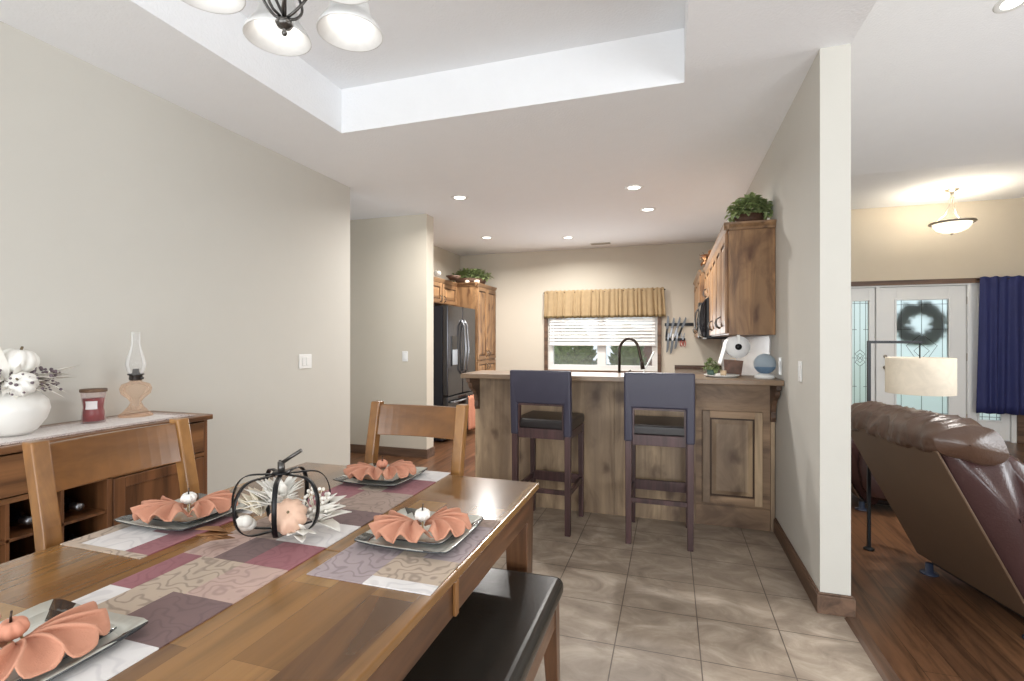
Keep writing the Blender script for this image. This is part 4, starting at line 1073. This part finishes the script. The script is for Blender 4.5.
for z in (0.25, 0.40, 0.55): m.box(-SD + 0.012, SD - 0.01, -0.258, 0.26, z, z + 0.012)
for y in (-0.09, 0.09): m.box(-SD + 0.012, SD - 0.01, y - 0.006, y + 0.006, 0.105, 0.70)
m.build('wine_rack', M['side_v'], sb, bevel=0.001)
for sy in (-1, 1):
    for sx in (-1, 1): MB().box(sx * (SD - 0.025) - 0.025, sx * (SD - 0.025) + 0.025, sy * (SW - 0.025) - 0.025, sy * (SW - 0.025) + 0.025, 0, 0.08).build('foot', M['side_v'], sb, bevel=0.003)
def bottle(m): 
    m.lathe([(0, -0.15), (0.036, -0.15), (0.038, -0.14), (0.038, 0.02), (0.03, 0.06), (0.014, 0.085), (0.013, 0.14), (0.015, 0.145), (0.0, 0.15)], seg=16, axis=0)
bp = None
k = 0
names = [('dark wine bottle in the open rack, upper left compartment', 0.562, -0.17), ('dark wine bottle in the open rack, upper middle compartment', 0.562, 0.0), ('dark wine bottle in the open rack, upper right compartment', 0.562, 0.175),
         ('dark wine bottle in the open rack, middle left compartment', 0.412, -0.17), ('dark wine bottle in the open rack, middle right compartment', 0.412, 0.175)]
for lab, z, y in names:
    if bp is None:
        bp = thing('wine_bottle', lab, 'bottle', (-2.585, 1.32 + y, z + 0.0385), 0, 'wine bottles in the sideboard rack')
        m = MB(); bottle(m); m.build('glass_body', M['blackgloss'], bp)
        m = MB(); m.lathe([(0.0155, 0.10), (0.016, 0.101), (0.016, 0.151), (0, 0.152)], seg=14, axis=0); m.build('foil_cap', M['steel'], bp)
    else: copy_tree(bp, (-2.585, 1.32 + y, z + 0.0385), 0, lab)
# lace runner
lr = thing('lace_runner', 'white lace runner with dark patterned edges on the sideboard top', 'table runner', (-2.59, 1.33, SZ))
def lf(u, v):
    y = -0.75 + 1.45 * u; x = -0.17 + 0.34 * v
    if v in (0, 1): x += 0.008 * (1 if v else -1) * abs(sin(u * 60))
    return (x, y, 0.0025)
m = MB(); m.grid(lf, 120, 16, mats=lambda i, j: 1 if (j < 0.1 or j > 0.85 or i < .03 or i > .96) else 0)
m.build('lace_cloth', [M['lace'], M['lace_edge']], lr, solid=0.002)
ZS = SZ + 0.0045
# vase
vs = thing('vase', 'large round white ceramic vase on the sideboard', 'vase', (-2.625, 1.36, ZS))
vp = [(0.0, 0), (0.055, 0), (0.085, 0.02), (0.12, 0.07), (0.133, 0.115), (0.125, 0.155), (0.095, 0.19), (0.06, 0.205), (0.05, 0.212), (0.052, 0.22), (0.042, 0.22), (0.042, 0.2), (0.08, 0.17), (0, 0.03)]
vp = [(a * 0.9, b_ * 0.92) for a, b_ in vp]
MB().lathe(vp, seg=40).build('ceramic_body', M['ceramic'], vs)
vx, vy, vz = -2.625, 1.36, ZS
pumpkin_thing('faux_pumpkin', 'large white pumpkin topping the vase bouquet', (vx + 0.01, vy + 0.005, vz + 0.268), 0.068, 0.055, 'white_pumpkin', 9, 0.03, 0.005, (R(-8), R(6), 0))
pumpkin_thing('faux_pumpkin', 'smaller white pumpkin at the front of the vase bouquet', (vx + 0.085, vy + 0.0, vz + 0.195), 0.055, 0.044, 'white_pumpkin', 9, 0.02, 0.004, (R(40), R(35), 0))
t = thing('vase_bouquet', 'bouquet of white leaves and purple-grey berries in the white vase', 'floral arrangement', (vx, vy, vz + 0.19))
m = MB()
for k in range(60):
    a = r_.uniform(0, 2 * pi); d = (cos(a), sin(a), r_.uniform(-.25, .5)); m.leaf((0.03 * cos(a), 0.03 * sin(a), r_.uniform(.0, .05)), d, (0, 0, 1), r_.uniform(.09, .17), r_.uniform(.018, .035), r_.uniform(0, .4))
for a, el, L in ((1.45, .35, .22), (1.3, .1, .19), (1.6, .2, .18), (-1.0, 2.5, .22), (-0.9, 2.0, .2)): m.leaf((0.03 * cos(a), 0.03 * sin(a), .03), (cos(a), sin(a), el), (0, 0, 1), L, .035, .05)
m.build('white_leaves', M['whiteleaf'], t, recalc=False)
m = MB()
for k in range(330):
    a = r_.uniform(0, 2 * pi); q = r_.uniform(.06, .17)
    if abs((a + pi) % (2 * pi) - pi + 0.05) < 0.75 and q < 0.15: continue
    q = q; m.ball((q * cos(a), q * sin(a), 0.03 + r_.uniform(-.035, .06) - max(0, q - .12) * .3), r_.uniform(.004, .0075), 6, 4)
o = m.build('berries', M['berry'], t); o['kind'] = 'stuff'
m = MB()
for k in range(40):
    a = r_.uniform(0, 2 * pi); q = r_.uniform(.12, .17); m.tube([(0, 0, 0), (q * .5 * cos(a), q * .5 * sin(a), .04), (q * cos(a), q * sin(a), r_.uniform(-.01, .06))], .0014, 5)
m.build('stems', M['wicker'], t)
# candle jar
cj = thing('jar_candle', 'red jar candle with wooden lid and white label on the sideboard', 'candle', (-2.66, 1.69, ZS))
cj.scale = (1.1, 1.1, 1.5)
m = MB(); m.lathe([(0, 0.006), (0.038, 0.006), (0.037, 0.03), (0.034, 0.05), (0.038, 0.078), (0, 0.078)], seg=28); m.build('wax', M['wax'], cj)
MB().lathe([(0, 0), (0.042, 0), (0.043, 0.006), (0.040, 0.035), (0.037, 0.05), (0.040, 0.07), (0.045, 0.098), (0.0435, 0.098)], seg=28).build('glass_jar', M['redglass'], cj)
MB().lathe([(0, 0.0985), (0.048, 0.0985), (0.049, 0.103), (0.048, 0.108), (0, 0.108)], seg=28).build('lid', M['cork'], cj)
m = MB(); m.grid(lambda u, v: ((0.0435 - 0.003 * sin(pi * v)) * cos(-1.25 + 1.0 * u), (0.0435 - 0.003 * sin(pi * v)) * sin(-1.25 + 1.0 * u), 0.045 + 0.026 * v), 12, 4); m.build('label', M['label'], cj)
# oil lamp
ol = thing('oil_lamp', 'antique pink glass oil lamp with clear chimney on the sideboard', 'oil lamp', (-2.68, 1.905, ZS))
ol.scale = (1.14, 1.14, 1.11)
MB().lathe([(0, 0), (0.066, 0), (0.066, 0.008), (0.05, 0.02), (0.03, 0.045), (0.021, 0.065), (0.03, 0.08), (0.056, 0.105), (0.062, 0.13), (0.054, 0.15), (0.025, 0.162), (0.022, 0.168), (0, 0.168)], seg=32).build('glass_font', M['amberglass'], ol)
m = MB(); m.lathe([(0, 0.168), (0.024, 0.168), (0.027, 0.176), (0.025, 0.19), (0.034, 0.196), (0.03, 0.2), (0.014, 0.204), (0.012, 0.222), (0, 0.222)], seg=20); m.lathe([(0, 0), (0.006, 0), (0.006, 0.01), (0, 0.01)], (0.034, 0, 0.18), 10, 0); m.build('burner', M['pewter'], ol)
MB().lathe([(0.028, 0.198), (0.032, 0.21), (0.040, 0.24), (0.036, 0.27), (0.024, 0.31), (0.018, 0.34), (0.0165, 0.39), (0.018, 0.395)], seg=28).build('chimney', M['clear'], ol)

# ================================================================ CHANDELIER
CX, CY = -0.895, 0.99
cl = thing('chandelier', 'five-light chandelier with white bell glass shades and dark scrollwork over the table', 'chandelier', (CX, CY, 2.06))
MB().lathe([(0, 0.99), (0.065, 0.99), (0.06, 0.975), (0.02, 0.955), (0, 0.955)], seg=24).build('canopy', M['pewter'], cl)
MB().tube([(0, 0, 0.35), (0, 0, 0.96)], 0.007, 8).build('rod', M['pewter'], cl)
MB().lathe([(0, 0), (0.004, 0.001), (0.007, 0.007), (0.004, 0.013), (0.006, 0.016), (0.016, 0.021), (0.021, 0.03), (0.016, 0.038), (0.006, 0.043), (0, 0.043)], seg=20).build('finial', M['pewter'], cl)
m = MB()
for k in range(6):
    a = k * pi / 3
    pts = []
    for j in range(17):
        tt = j / 16; rr = 0.008 + 0.05 * sin(pi * tt) ** 0.6; aa = a + 1.2 * tt
        pts.append((rr * cos(aa), rr * sin(aa), 0.043 + 0.16 * tt))
    m.tube(pts, 0.0036, 6)
m.tube([(0, 0, 0.04), (0, 0, 0.36)], 0.005, 8)
m.build('scroll_cage', M['pewter'], cl)
phi0 = math.atan2(1.105 - CY, -1.02 - CX)
for k in range(5):
    a = phi0 + k * 2 * pi / 5
    rad = 0.175
    m = MB()
    m.tube([(0.006 * cos(a), 0.006 * sin(a), 0.22), (0.06 * cos(a), 0.06 * sin(a), 0.18), (0.12 * cos(a), 0.12 * sin(a), 0.235), (0.165 * cos(a), 0.165 * sin(a), 0.29), (rad * cos(a), rad * sin(a), 0.265), (rad * cos(a), rad * sin(a), 0.235)], 0.005, 8)
    m.build('arm', M['pewter'], cl)
    zr = 0.085
    m = MB(); m.lathe([(0.0, zr + 0.165), (0.024, zr + 0.165), (0.026, zr + 0.13), (0.02, zr + 0.128)], (rad * cos(a), rad * sin(a), 0), 18); m.build('socket', M['pewter'], cl)
    m = MB(); m.lathe([(0.022, zr + 0.135), (0.034, zr + 0.13), (0.046, zr + 0.10), (0.053, zr + 0.06), (0.062, zr + 0.036), (0.067, zr + 0.034), (0.070, zr + 0.026), (0.074, zr + 0.024), (0.083, zr + 0.008), (0.086, zr), (0.083, zr), (0.068, zr + 0.018), (0.061, zr + 0.022), (0.05, zr + 0.05), (0.043, zr + 0.09), (0.032, zr + 0.122), (0.022, zr + 0.127)], (rad * cos(a), rad * sin(a), 0), 32)
    sh_ = m.build('shade', M['alabaster'], cl)
    m = MB(); m.ball((rad * cos(a), rad * sin(a), zr + 0.085), (0.02, 0.02, 0.028)); m.build('bulb', M['bulb'], sh_)
    l = bpy.data.lights.new('chandelier_light', 'POINT'); l.energy = 0.16; l.shadow_soft_size = 0.05; l.color = (1, 0.97, 0.92)
    o = bpy.data.objects.new('chandelier_light', l); COL.objects.link(o); o.parent = cl; o.location = (rad * cos(a), rad * sin(a), zr + 0.03)

# recessed lights
first = None
spots = [(-2.0, 4.575, 'nearest the left wall opening'), (-2.42, 6.465, 'above the refrigerator'), (-1.353, 6.80, 'in front of the kitchen window'), (-0.327, 4.765, 'above the island, nearer of the right pair'), (-0.238, 5.61, 'farther of the right pair')]
for x, y, wv in spots:
    lab = 'round white recessed ceiling light ' + wv
    if first is None:
        first = thing('recessed_light', lab, 'ceiling light', (x, y, ZC), 0, 'recessed kitchen ceiling lights')
        MB().lathe([(0.055, -0.002), (0.06, -0.005), (0.085, -0.004), (0.09, 0.0), (0.055, 0.0), (0.055, -0.002)], seg=28).build('trim_ring', M['white'], first)
        MB().lathe([(0, -0.003), (0.055, -0.003), (0.055, -0.001), (0, -0.001)], seg=24).build('lens', M['can'], first)
    else: copy_tree(first, (x, y, ZC), 0, lab)
    area('downlight', (x, y, ZC - 0.012), (0, 0, 0), 0.11, 0.11, 17, (1, 0.97, 0.93), 'DISK', 160)
# living room ceiling downlight (upper right corner)
lz = 4.25 - (3.98 - YF) * (4.25 - ZL) / (6.42 - YF)
c_ = copy_tree(first, (2.06, 3.98, lz), 0, 'round recessed light on the sloping living room ceiling'); c_.rotation_euler = (-math.atan((4.25 - ZL) / (6.42 - YF)), 0, 0); c_['group'] = 'recessed living room lights'
area('downlight', (2.06, 3.98, lz - 0.015), (0, 0, 0), 0.12, 0.12, 22, (1, 0.96, 0.9), 'DISK', 160)
# ================================================================ ENTRY DOOR WALL
dr = bpy.data.objects.new('door_1', None); COL.objects.link(dr); struct(dr, 'white front door with leaded glass and two sidelights')
dr.location = (0, YE, 0)
m = MB()
m.box(dx0, dx0 + 0.05, 0.0, 0.15, 0, dz1); m.box(dx1 - 0.05, dx1, 0.0, 0.15, 0, dz1); m.box(dx0, dx1, 0.0, 0.15, 2.055, dz1)
m.box(2.70, 2.745, 0.0, 0.15, 0, 2.055); m.box(3.725, 3.77, 0.0, 0.15, 0, 2.055)
m.build('jamb', M['white'], dr, bevel=0.003)
m = MB(); m.box(dx0 - 0.07, dx1 + 0.07, -0.025, 0, dz1 - 0.005, dz1 + 0.06); m.box(dx1 - 0.0, dx1 + 0.07, -0.02, 0, 0, dz1 - 0.005); m.box(dx0 - 0.07, dx0, -0.02, 0, 0, dz1 - 0.005)
m.build('casing', M['trim_x'], dr, bevel=0.004)
def lite(x0, x1, gx0, gx1, gz0, gz1, name, gm, y0=0.03):
    m = MB()
    m.box(x0, gx0, y0, y0 + 0.045, 0.02, 2.05); m.box(gx1, x1, y0, y0 + 0.045, 0.02, 2.05)
    m.box(gx0, gx1, y0, y0 + 0.045, 0.02, gz0); m.box(gx0, gx1, y0, y0 + 0.045, gz1, 2.05)
    o = m.build(name, M['white'], dr, bevel=0.002)
    fw = 0.022
    m = MB(); m.box(gx0 - fw, gx0, y0 - 0.012, y0, gz0 - fw, gz1 + fw); m.box(gx1, gx1 + fw, y0 - 0.012, y0, gz0 - fw, gz1 + fw)
    m.box(gx0, gx1, y0 - 0.012, y0, gz0 - fw, gz0); m.box(gx0, gx1, y0 - 0.012, y0, gz1, gz1 + fw)
    m.build('glass_moulding', M['white'], o, bevel=0.004)
    MB().box(gx0, gx1, y0 + 0.018, y0 + 0.024, gz0, gz1).build('glass', M[gm], o)
    m = MB(); r = 0.0032; yy = y0 + 0.013
    def ln(pts): m.tube([(p[0], yy, p[1]) for p in pts], r, 5)
    w_ = gx1 - gx0; c = (gx0 + gx1) / 2; s_ = min(0.06, w_ * 0.16)
    ln([(gx0 + s_, gz0), (gx0 + s_, gz1)]); ln([(gx1 - s_, gz0), (gx1 - s_, gz1)]); ln([(gx0, gz1 - s_), (gx1, gz1 - s_)]); ln([(gx0, gz0 + s_), (gx1, gz0 + s_)])
    ln([(c, gz1), (c, gz1 - w_ * 0.7)]); ln([(c, gz0), (c, gz0 + w_ * 0.7)])
    for q in (0.25, 0.5, 0.75):
        zq = gz0 + (gz1 - gz0) * q
        ln([(gx0, zq), (gx0 + w_ * 0.3, zq)]); ln([(gx1, zq), (gx1 - w_ * 0.3, zq)])
    # centre ornament
    zc = (gz0 + gz1) / 2; a = w_ * 0.3
    for sx in (-1, 1):
        ln([(c, zc + a * 1.9), (c + sx * a, zc + a), (c + sx * a * 0.4, zc), (c + sx * a, zc - a), (c, zc - a * 1.9)])
        ln([(c, zc + a * 1.1), (c + sx * a * 0.5, zc + a * 0.6), (c, zc)]); ln([(c, zc - a * 1.1), (c + sx * a * 0.5, zc - a * 0.6), (c, zc)])
    ln([(c, gz1 - w_ * 0.7), (c, zc + a * 1.9)]); ln([(c, gz0 + w_ * 0.7), (c, zc - a * 1.9)])
    m.build('leaded_caming', M['pewter'], o)
    return o
dslab = lite(2.75, 3.72, 2.945, 3.53, 0.28, 1.87, 'door_slab', 'doorglass')
lite(2.335, 2.695, 2.42, 2.62, 0.28, 1.87, 'sidelight', 'doorglass_green')
lite(3.775, 4.185, 3.865, 4.09, 0.28, 1.87, 'sidelight', 'doorglass')
MB().lathe([(0, 0), (0.025, 0), (0.025, -0.006), (0.008, -0.01), (0.008, -0.035), (0.026, -0.045), (0.028, -0.06), (0.015, -0.07), (0, -0.07)], (2.815, 0.03, 0.95), 18, 1).build('knob', M['nickel'], dslab)
MB().lathe([(0, 0), (0.024, 0), (0.022, -0.012), (0, -0.014)], (2.815, 0.03, 1.10), 18, 1).build('deadbolt', M['nickel'], dslab)
for z in (0.25, 1.05, 1.8): MB().cyl((3.728, 0.012, z), 0.008, 0.1).build('hinge', M['nickel'], dslab)
# wreath outside the door
wr = thing('door_wreath', 'dark round wreath hanging outside behind the front door glass', 'wreath', (3.27, YE + 0.16, 1.55))
m = MB(); r2 = random.Random(9)
for _ in range(1100):
    a = r2.random() * 2 * pi; q = 0.225 + r2.gauss(0, 0.03); m.leaf((q * cos(a), r2.uniform(-.03, .03), q * sin(a)), (r2.uniform(-1, 1), r2.uniform(-.4, .3), r2.uniform(-1, 1)), (0, -1, 0), 0.07, 0.03)
m.build('greenery', M['leafdark'], wr, recalc=False)
MB().tube([(0.2 * cos(a), 0, 0.2 * sin(a)) for a in [k * 2 * pi / 24 for k in range(25)]], 0.02, 8, False).build('wreath_ring', M['wicker'], wr)
struct(MB().box(1.5, 5.2, YE + 0.2, YE + 3.0, -0.1, 0).build('porch_floor', plain('concrete', (190, 188, 184), 0.8)), 'concrete porch')
# curtain
cu = thing('curtain', 'navy blue curtain panel hanging over the right sidelight', 'curtain', (4.12, YE - 0.11, 0.38))
m = MB(); m.grid(drape(-0.31, 0.75, 0.0, 1.76, 0, 0, 9, 0.032, seed=5, flare=0.04), 200, 16); m.build('pleated_fabric', M['curtain'], cu, solid=0.003)
MB().tube([(-0.34, 0.02, 1.73), (0.8, 0.02, 1.73)], 0.012, 8).build('curtain_rod', M['bronze'], cu)
# pendant
PX, PY = 3.245, 7.39
pn = thing('pendant_light', 'semi-flush nickel ceiling light with glowing glass bowl near the front door', 'ceiling light', (PX, PY, ZL))
MB().lathe([(0, 0), (0.075, 0), (0.07, -0.012), (0.03, -0.03), (0.02, -0.035), (0.018, -0.09), (0.026, -0.1), (0.018, -0.11), (0, -0.11)], seg=24).build('canopy', M['nickel'], pn)
for k in range(3):
    a = k * 2 * pi / 3 + 0.5
    MB().tube([(0.015 * cos(a), 0.015 * sin(a), -0.10), (0.03 * cos(a), 0.03 * sin(a), -0.2), (0.07 * cos(a), 0.07 * sin(a), -0.3), (0.18 * cos(a), 0.18 * sin(a), -0.385), (0.2 * cos(a), 0.2 * sin(a), -0.40)], 0.007, 8).build('arm', M['nickel'], pn)
MB().lathe([(0.19, -0.395), (0.225, -0.395), (0.23, -0.405), (0.21, -0.42), (0.19, -0.415), (0.19, -0.395)], seg=40).build('rim', M['nickel'], pn)
MB().lathe([(0.19, -0.40), (0.185, -0.44), (0.15, -0.49), (0.09, -0.52), (0.0, -0.53)], seg=36).build('glass_bowl', M['alabaster_warm'], pn)
MB().lathe([(0, -0.53), (0.014, -0.532), (0.02, -0.54), (0.01, -0.552), (0, -0.556)], seg=16).build('finial', M['nickel'], pn)
l = bpy.data.lights.new('pendant_glow', 'POINT'); l.energy = 12; l.shadow_soft_size = 0.1; l.color = (1, 0.93, 0.82)
o = bpy.data.objects.new('pendant_glow', l); COL.objects.link(o); o.parent = pn; o.location = (0, 0, -0.36)
# floor lamp
fl = thing('floor_lamp', 'black angled floor lamp with cream drum shade behind the recliner', 'lamp', (1.19, 3.69, 0), R(0))
MB().lathe([(0, 0), (0.03, 0), (0.03, 0.01), (0.015, 0.018), (0, 0.018)], seg=28).build('base', M['black'], fl)
m = MB(); m.box(-0.009, 0.009, -0.009, 0.009, 0.018, 1.318); m.build('pole', M['black'], fl, bevel=0.001)
m = MB(); m.box(0.009, 0.285, -0.009, 0.009, 1.302, 1.318); m.tube([(0.268, 0, 1.31), (0.268, 0, 1.2)], 0.004, 6); m.build('arm', M['black'], fl)
m = MB(); m.lathe([(0.172, 0.995), (0.172, 1.215), (0.169, 1.215), (0.169, 0.995), (0.172, 0.995)], (0.268, 0, 0), 40); m.build('drum_shade', M['shade_fabric'], fl)
m = MB()
for a in (0, pi * 2 / 3, pi * 4 / 3): m.tube([(0.268, 0, 1.2), (0.268 + 0.17 * cos(a), 0.17 * sin(a), 1.205)], 0.002, 5)
m.lathe([(0, 1.12), (0.014, 1.12), (0.014, 1.2), (0, 1.2)], (0.268, 0, 0), 12); m.build('socket', M['black'], fl)
MB().ball((0.268, 0, 1.085), (0.028, 0.028, 0.038)).build('bulb', M['bulb'], fl)
l = bpy.data.lights.new('lamp_glow', 'POINT'); l.energy = 3; l.shadow_soft_size = 0.05; l.color = (1, 0.9, 0.78)
o = bpy.data.objects.new('lamp_glow', l); COL.objects.link(o); o.parent = fl; o.location = (0.268, 0, 1.07)

# ---------------------------------------------------------------- recliner; local +x is the facing direction, +y the far side
def make_recliner():
    rc = thing('recliner', 'brown leather recliner in the foreground seen from behind', 'recliner')
    HW = 0.375
    # flat outside back board, leaning backwards
    m = MB()
    pb = [(0.03, 0.09), (-0.37, 0.83)]
    d = Vector((pb[1][0] - pb[0][0], pb[1][1] - pb[0][1])).normalized(); n = Vector((d[1], -d[0]))
    th = 0.012
    m.prism([(pb[0][0], pb[0][1]), (pb[1][0], pb[1][1]), (pb[1][0] + n[0] * th, pb[1][1] + n[1] * th), (pb[0][0] + n[0] * th, pb[0][1] + n[1] * th)], 1, -HW + 0.012, HW - 0.012)
    m.build('back_panel', M['leatherback'], rc, bevel=0.008)
    # upholstered back body
    def loft(path, y0, y1, pw, nseg, nseed, amp, rnd_=0.35, endp=0.09):
        """closed profile path (x,z) lofted over y with rounded ends"""
        P = [Vector(p) for p in path]; n = len(P); c = sum(P, Vector((0, 0))) / n
        # resample by catmull-rom
        Q = []
        S = 6
        for i in range(n):
            p0, p1, p2, p3 = P[i - 1], P[i], P[(i + 1) % n], P[(i + 2) % n]
            for k in range(S):
                t = k / S
                Q.append(0.5 * ((2 * p1) + (-p0 + p2) * t + (2 * p0 - 5 * p1 + 4 * p2 - p3) * t * t + (-p0 + 3 * p1 - 3 * p2 + p3) * t ** 3))
        N = len(Q)
        m = MB()
        def f(u, v):
            q = Q[int(round(u * N)) % N]
            y = y0 + (y1 - y0) * v
            e = min(y - y0, y1 - y); k = 1.0
            if e < endp: k = 1 - rnd_ * (1 - math.sqrt(max(0, 1 - (1 - e / endp) ** 2)))
            if e <= 1e-6: k = 0.02
            pt = c + (q - c) * k
            p = Vector((pt.x, y, pt.y))
            w1 = noise.noise(Vector((p.x * 5, p.y * 5, p.z * 5 + nseed))) * amp
            w2 = (abs(noise.noise(Vector((p.x * 9 + nseed, p.y * 16, p.z * 7)))) ** 0.6) * amp * 0.8
            dv = (q - c).normalized()
            return (p.x + dv.x * (w1 - w2) * (k if k > .1 else 0), p.y, p.z + dv.y * (w1 - w2) * (k if k > .1 else 0))
        m.grid(f, N, nseg, cu=True)
        return m
    body = [(0.055, 0.10), (-0.335, 0.83), (-0.24, 0.87), (-0.10, 0.86), (0.02, 0.60), (0.13, 0.40), (0.18, 0.12)]
    o = loft(body, -HW, HW, 2, 26, 3, 0.006, 0.2, 0.04).build('back_body', M['leather_side'], rc)
    head = [(-0.385, 0.82), (-0.40, 0.87), (-0.375, 0.925), (-0.31, 0.965), (-0.22, 0.975), (-0.12, 0.93), (-0.06, 0.84), (-0.09, 0.77), (-0.20, 0.76), (-0.32, 0.79)]
    loft(head, -HW - 0.01, HW + 0.01, 2, 64, 11, 0.034, 0.3, 0.12).build('headrest', M['leather'], rc)
    lumb = [(-0.10, 0.80), (-0.05, 0.82), (0.04, 0.76), (0.14, 0.60), (0.19, 0.48), (0.12, 0.42), (0.0, 0.58)]
    loft(lumb, -HW + 0.02, HW - 0.02, 2, 48, 17, 0.028, 0.35, 0.12).build('back_cushion', M['leather_side'], rc)
    seat = [(0.12, 0.30), (0.12, 0.44), (0.25, 0.48), (0.5, 0.48), (0.68, 0.47), (0.74, 0.40), (0.72, 0.30), (0.4, 0.28)]
    loft(seat, -0.28, 0.28, 2, 24, 23, 0.01, 0.25, 0.08).build('seat_cushion', M['leather'], rc)
    for sy in (-1, 1):
        arm = [(0.08, 0.12), (0.02, 0.38), (0.06, 0.56), (0.20, 0.62), (0.5, 0.62), (0.74, 0.60), (0.80, 0.50), (0.76, 0.14), (0.4, 0.10)]
        a, b_ = (HW - 0.095, HW + 0.1) if sy > 0 else (-HW - 0.1, -HW + 0.095)
        loft(arm, a, b_, 2, 22, 31 + sy, 0.014, 0.22, 0.08).build('armrest', M['leather_side'], rc)
    fr_ = [(0.74, 0.12), (0.745, 0.42), (0.80, 0.42), (0.82, 0.30), (0.80, 0.12)]
    loft(fr_, -0.27, 0.27, 2, 20, 41, 0.008, 0.25, 0.06).build('footrest', M['leather'], rc)
    MB().box(0.08, 0.70, -0.33, 0.33, 0.05, 0.29).build('base_frame', M['blackplastic'], rc, bevel=0.01)
    for sx, sy in ((0.06, -0.33), (0.06, 0.31), (0.66, -0.33), (0.66, 0.31)):
        m = MB(); m.lathe([(0, 0), (0.045, 0), (0.043, 0.008), (0.02, 0.012), (0.018, 0.06), (0, 0.06)], (sx, sy, 0), 16); m.build('foot', M['slider'], rc)
    return rc
rc1 = make_recliner(); rc1.location = (1.40, 3.10, 0); rc1.rotation_euler = (0, 0, R(12))
rc2 = copy_tree(rc1, (1.36, 4.88, 0), 0, 'second brown leather recliner, mostly hidden behind the partition and the floor lamp pole')
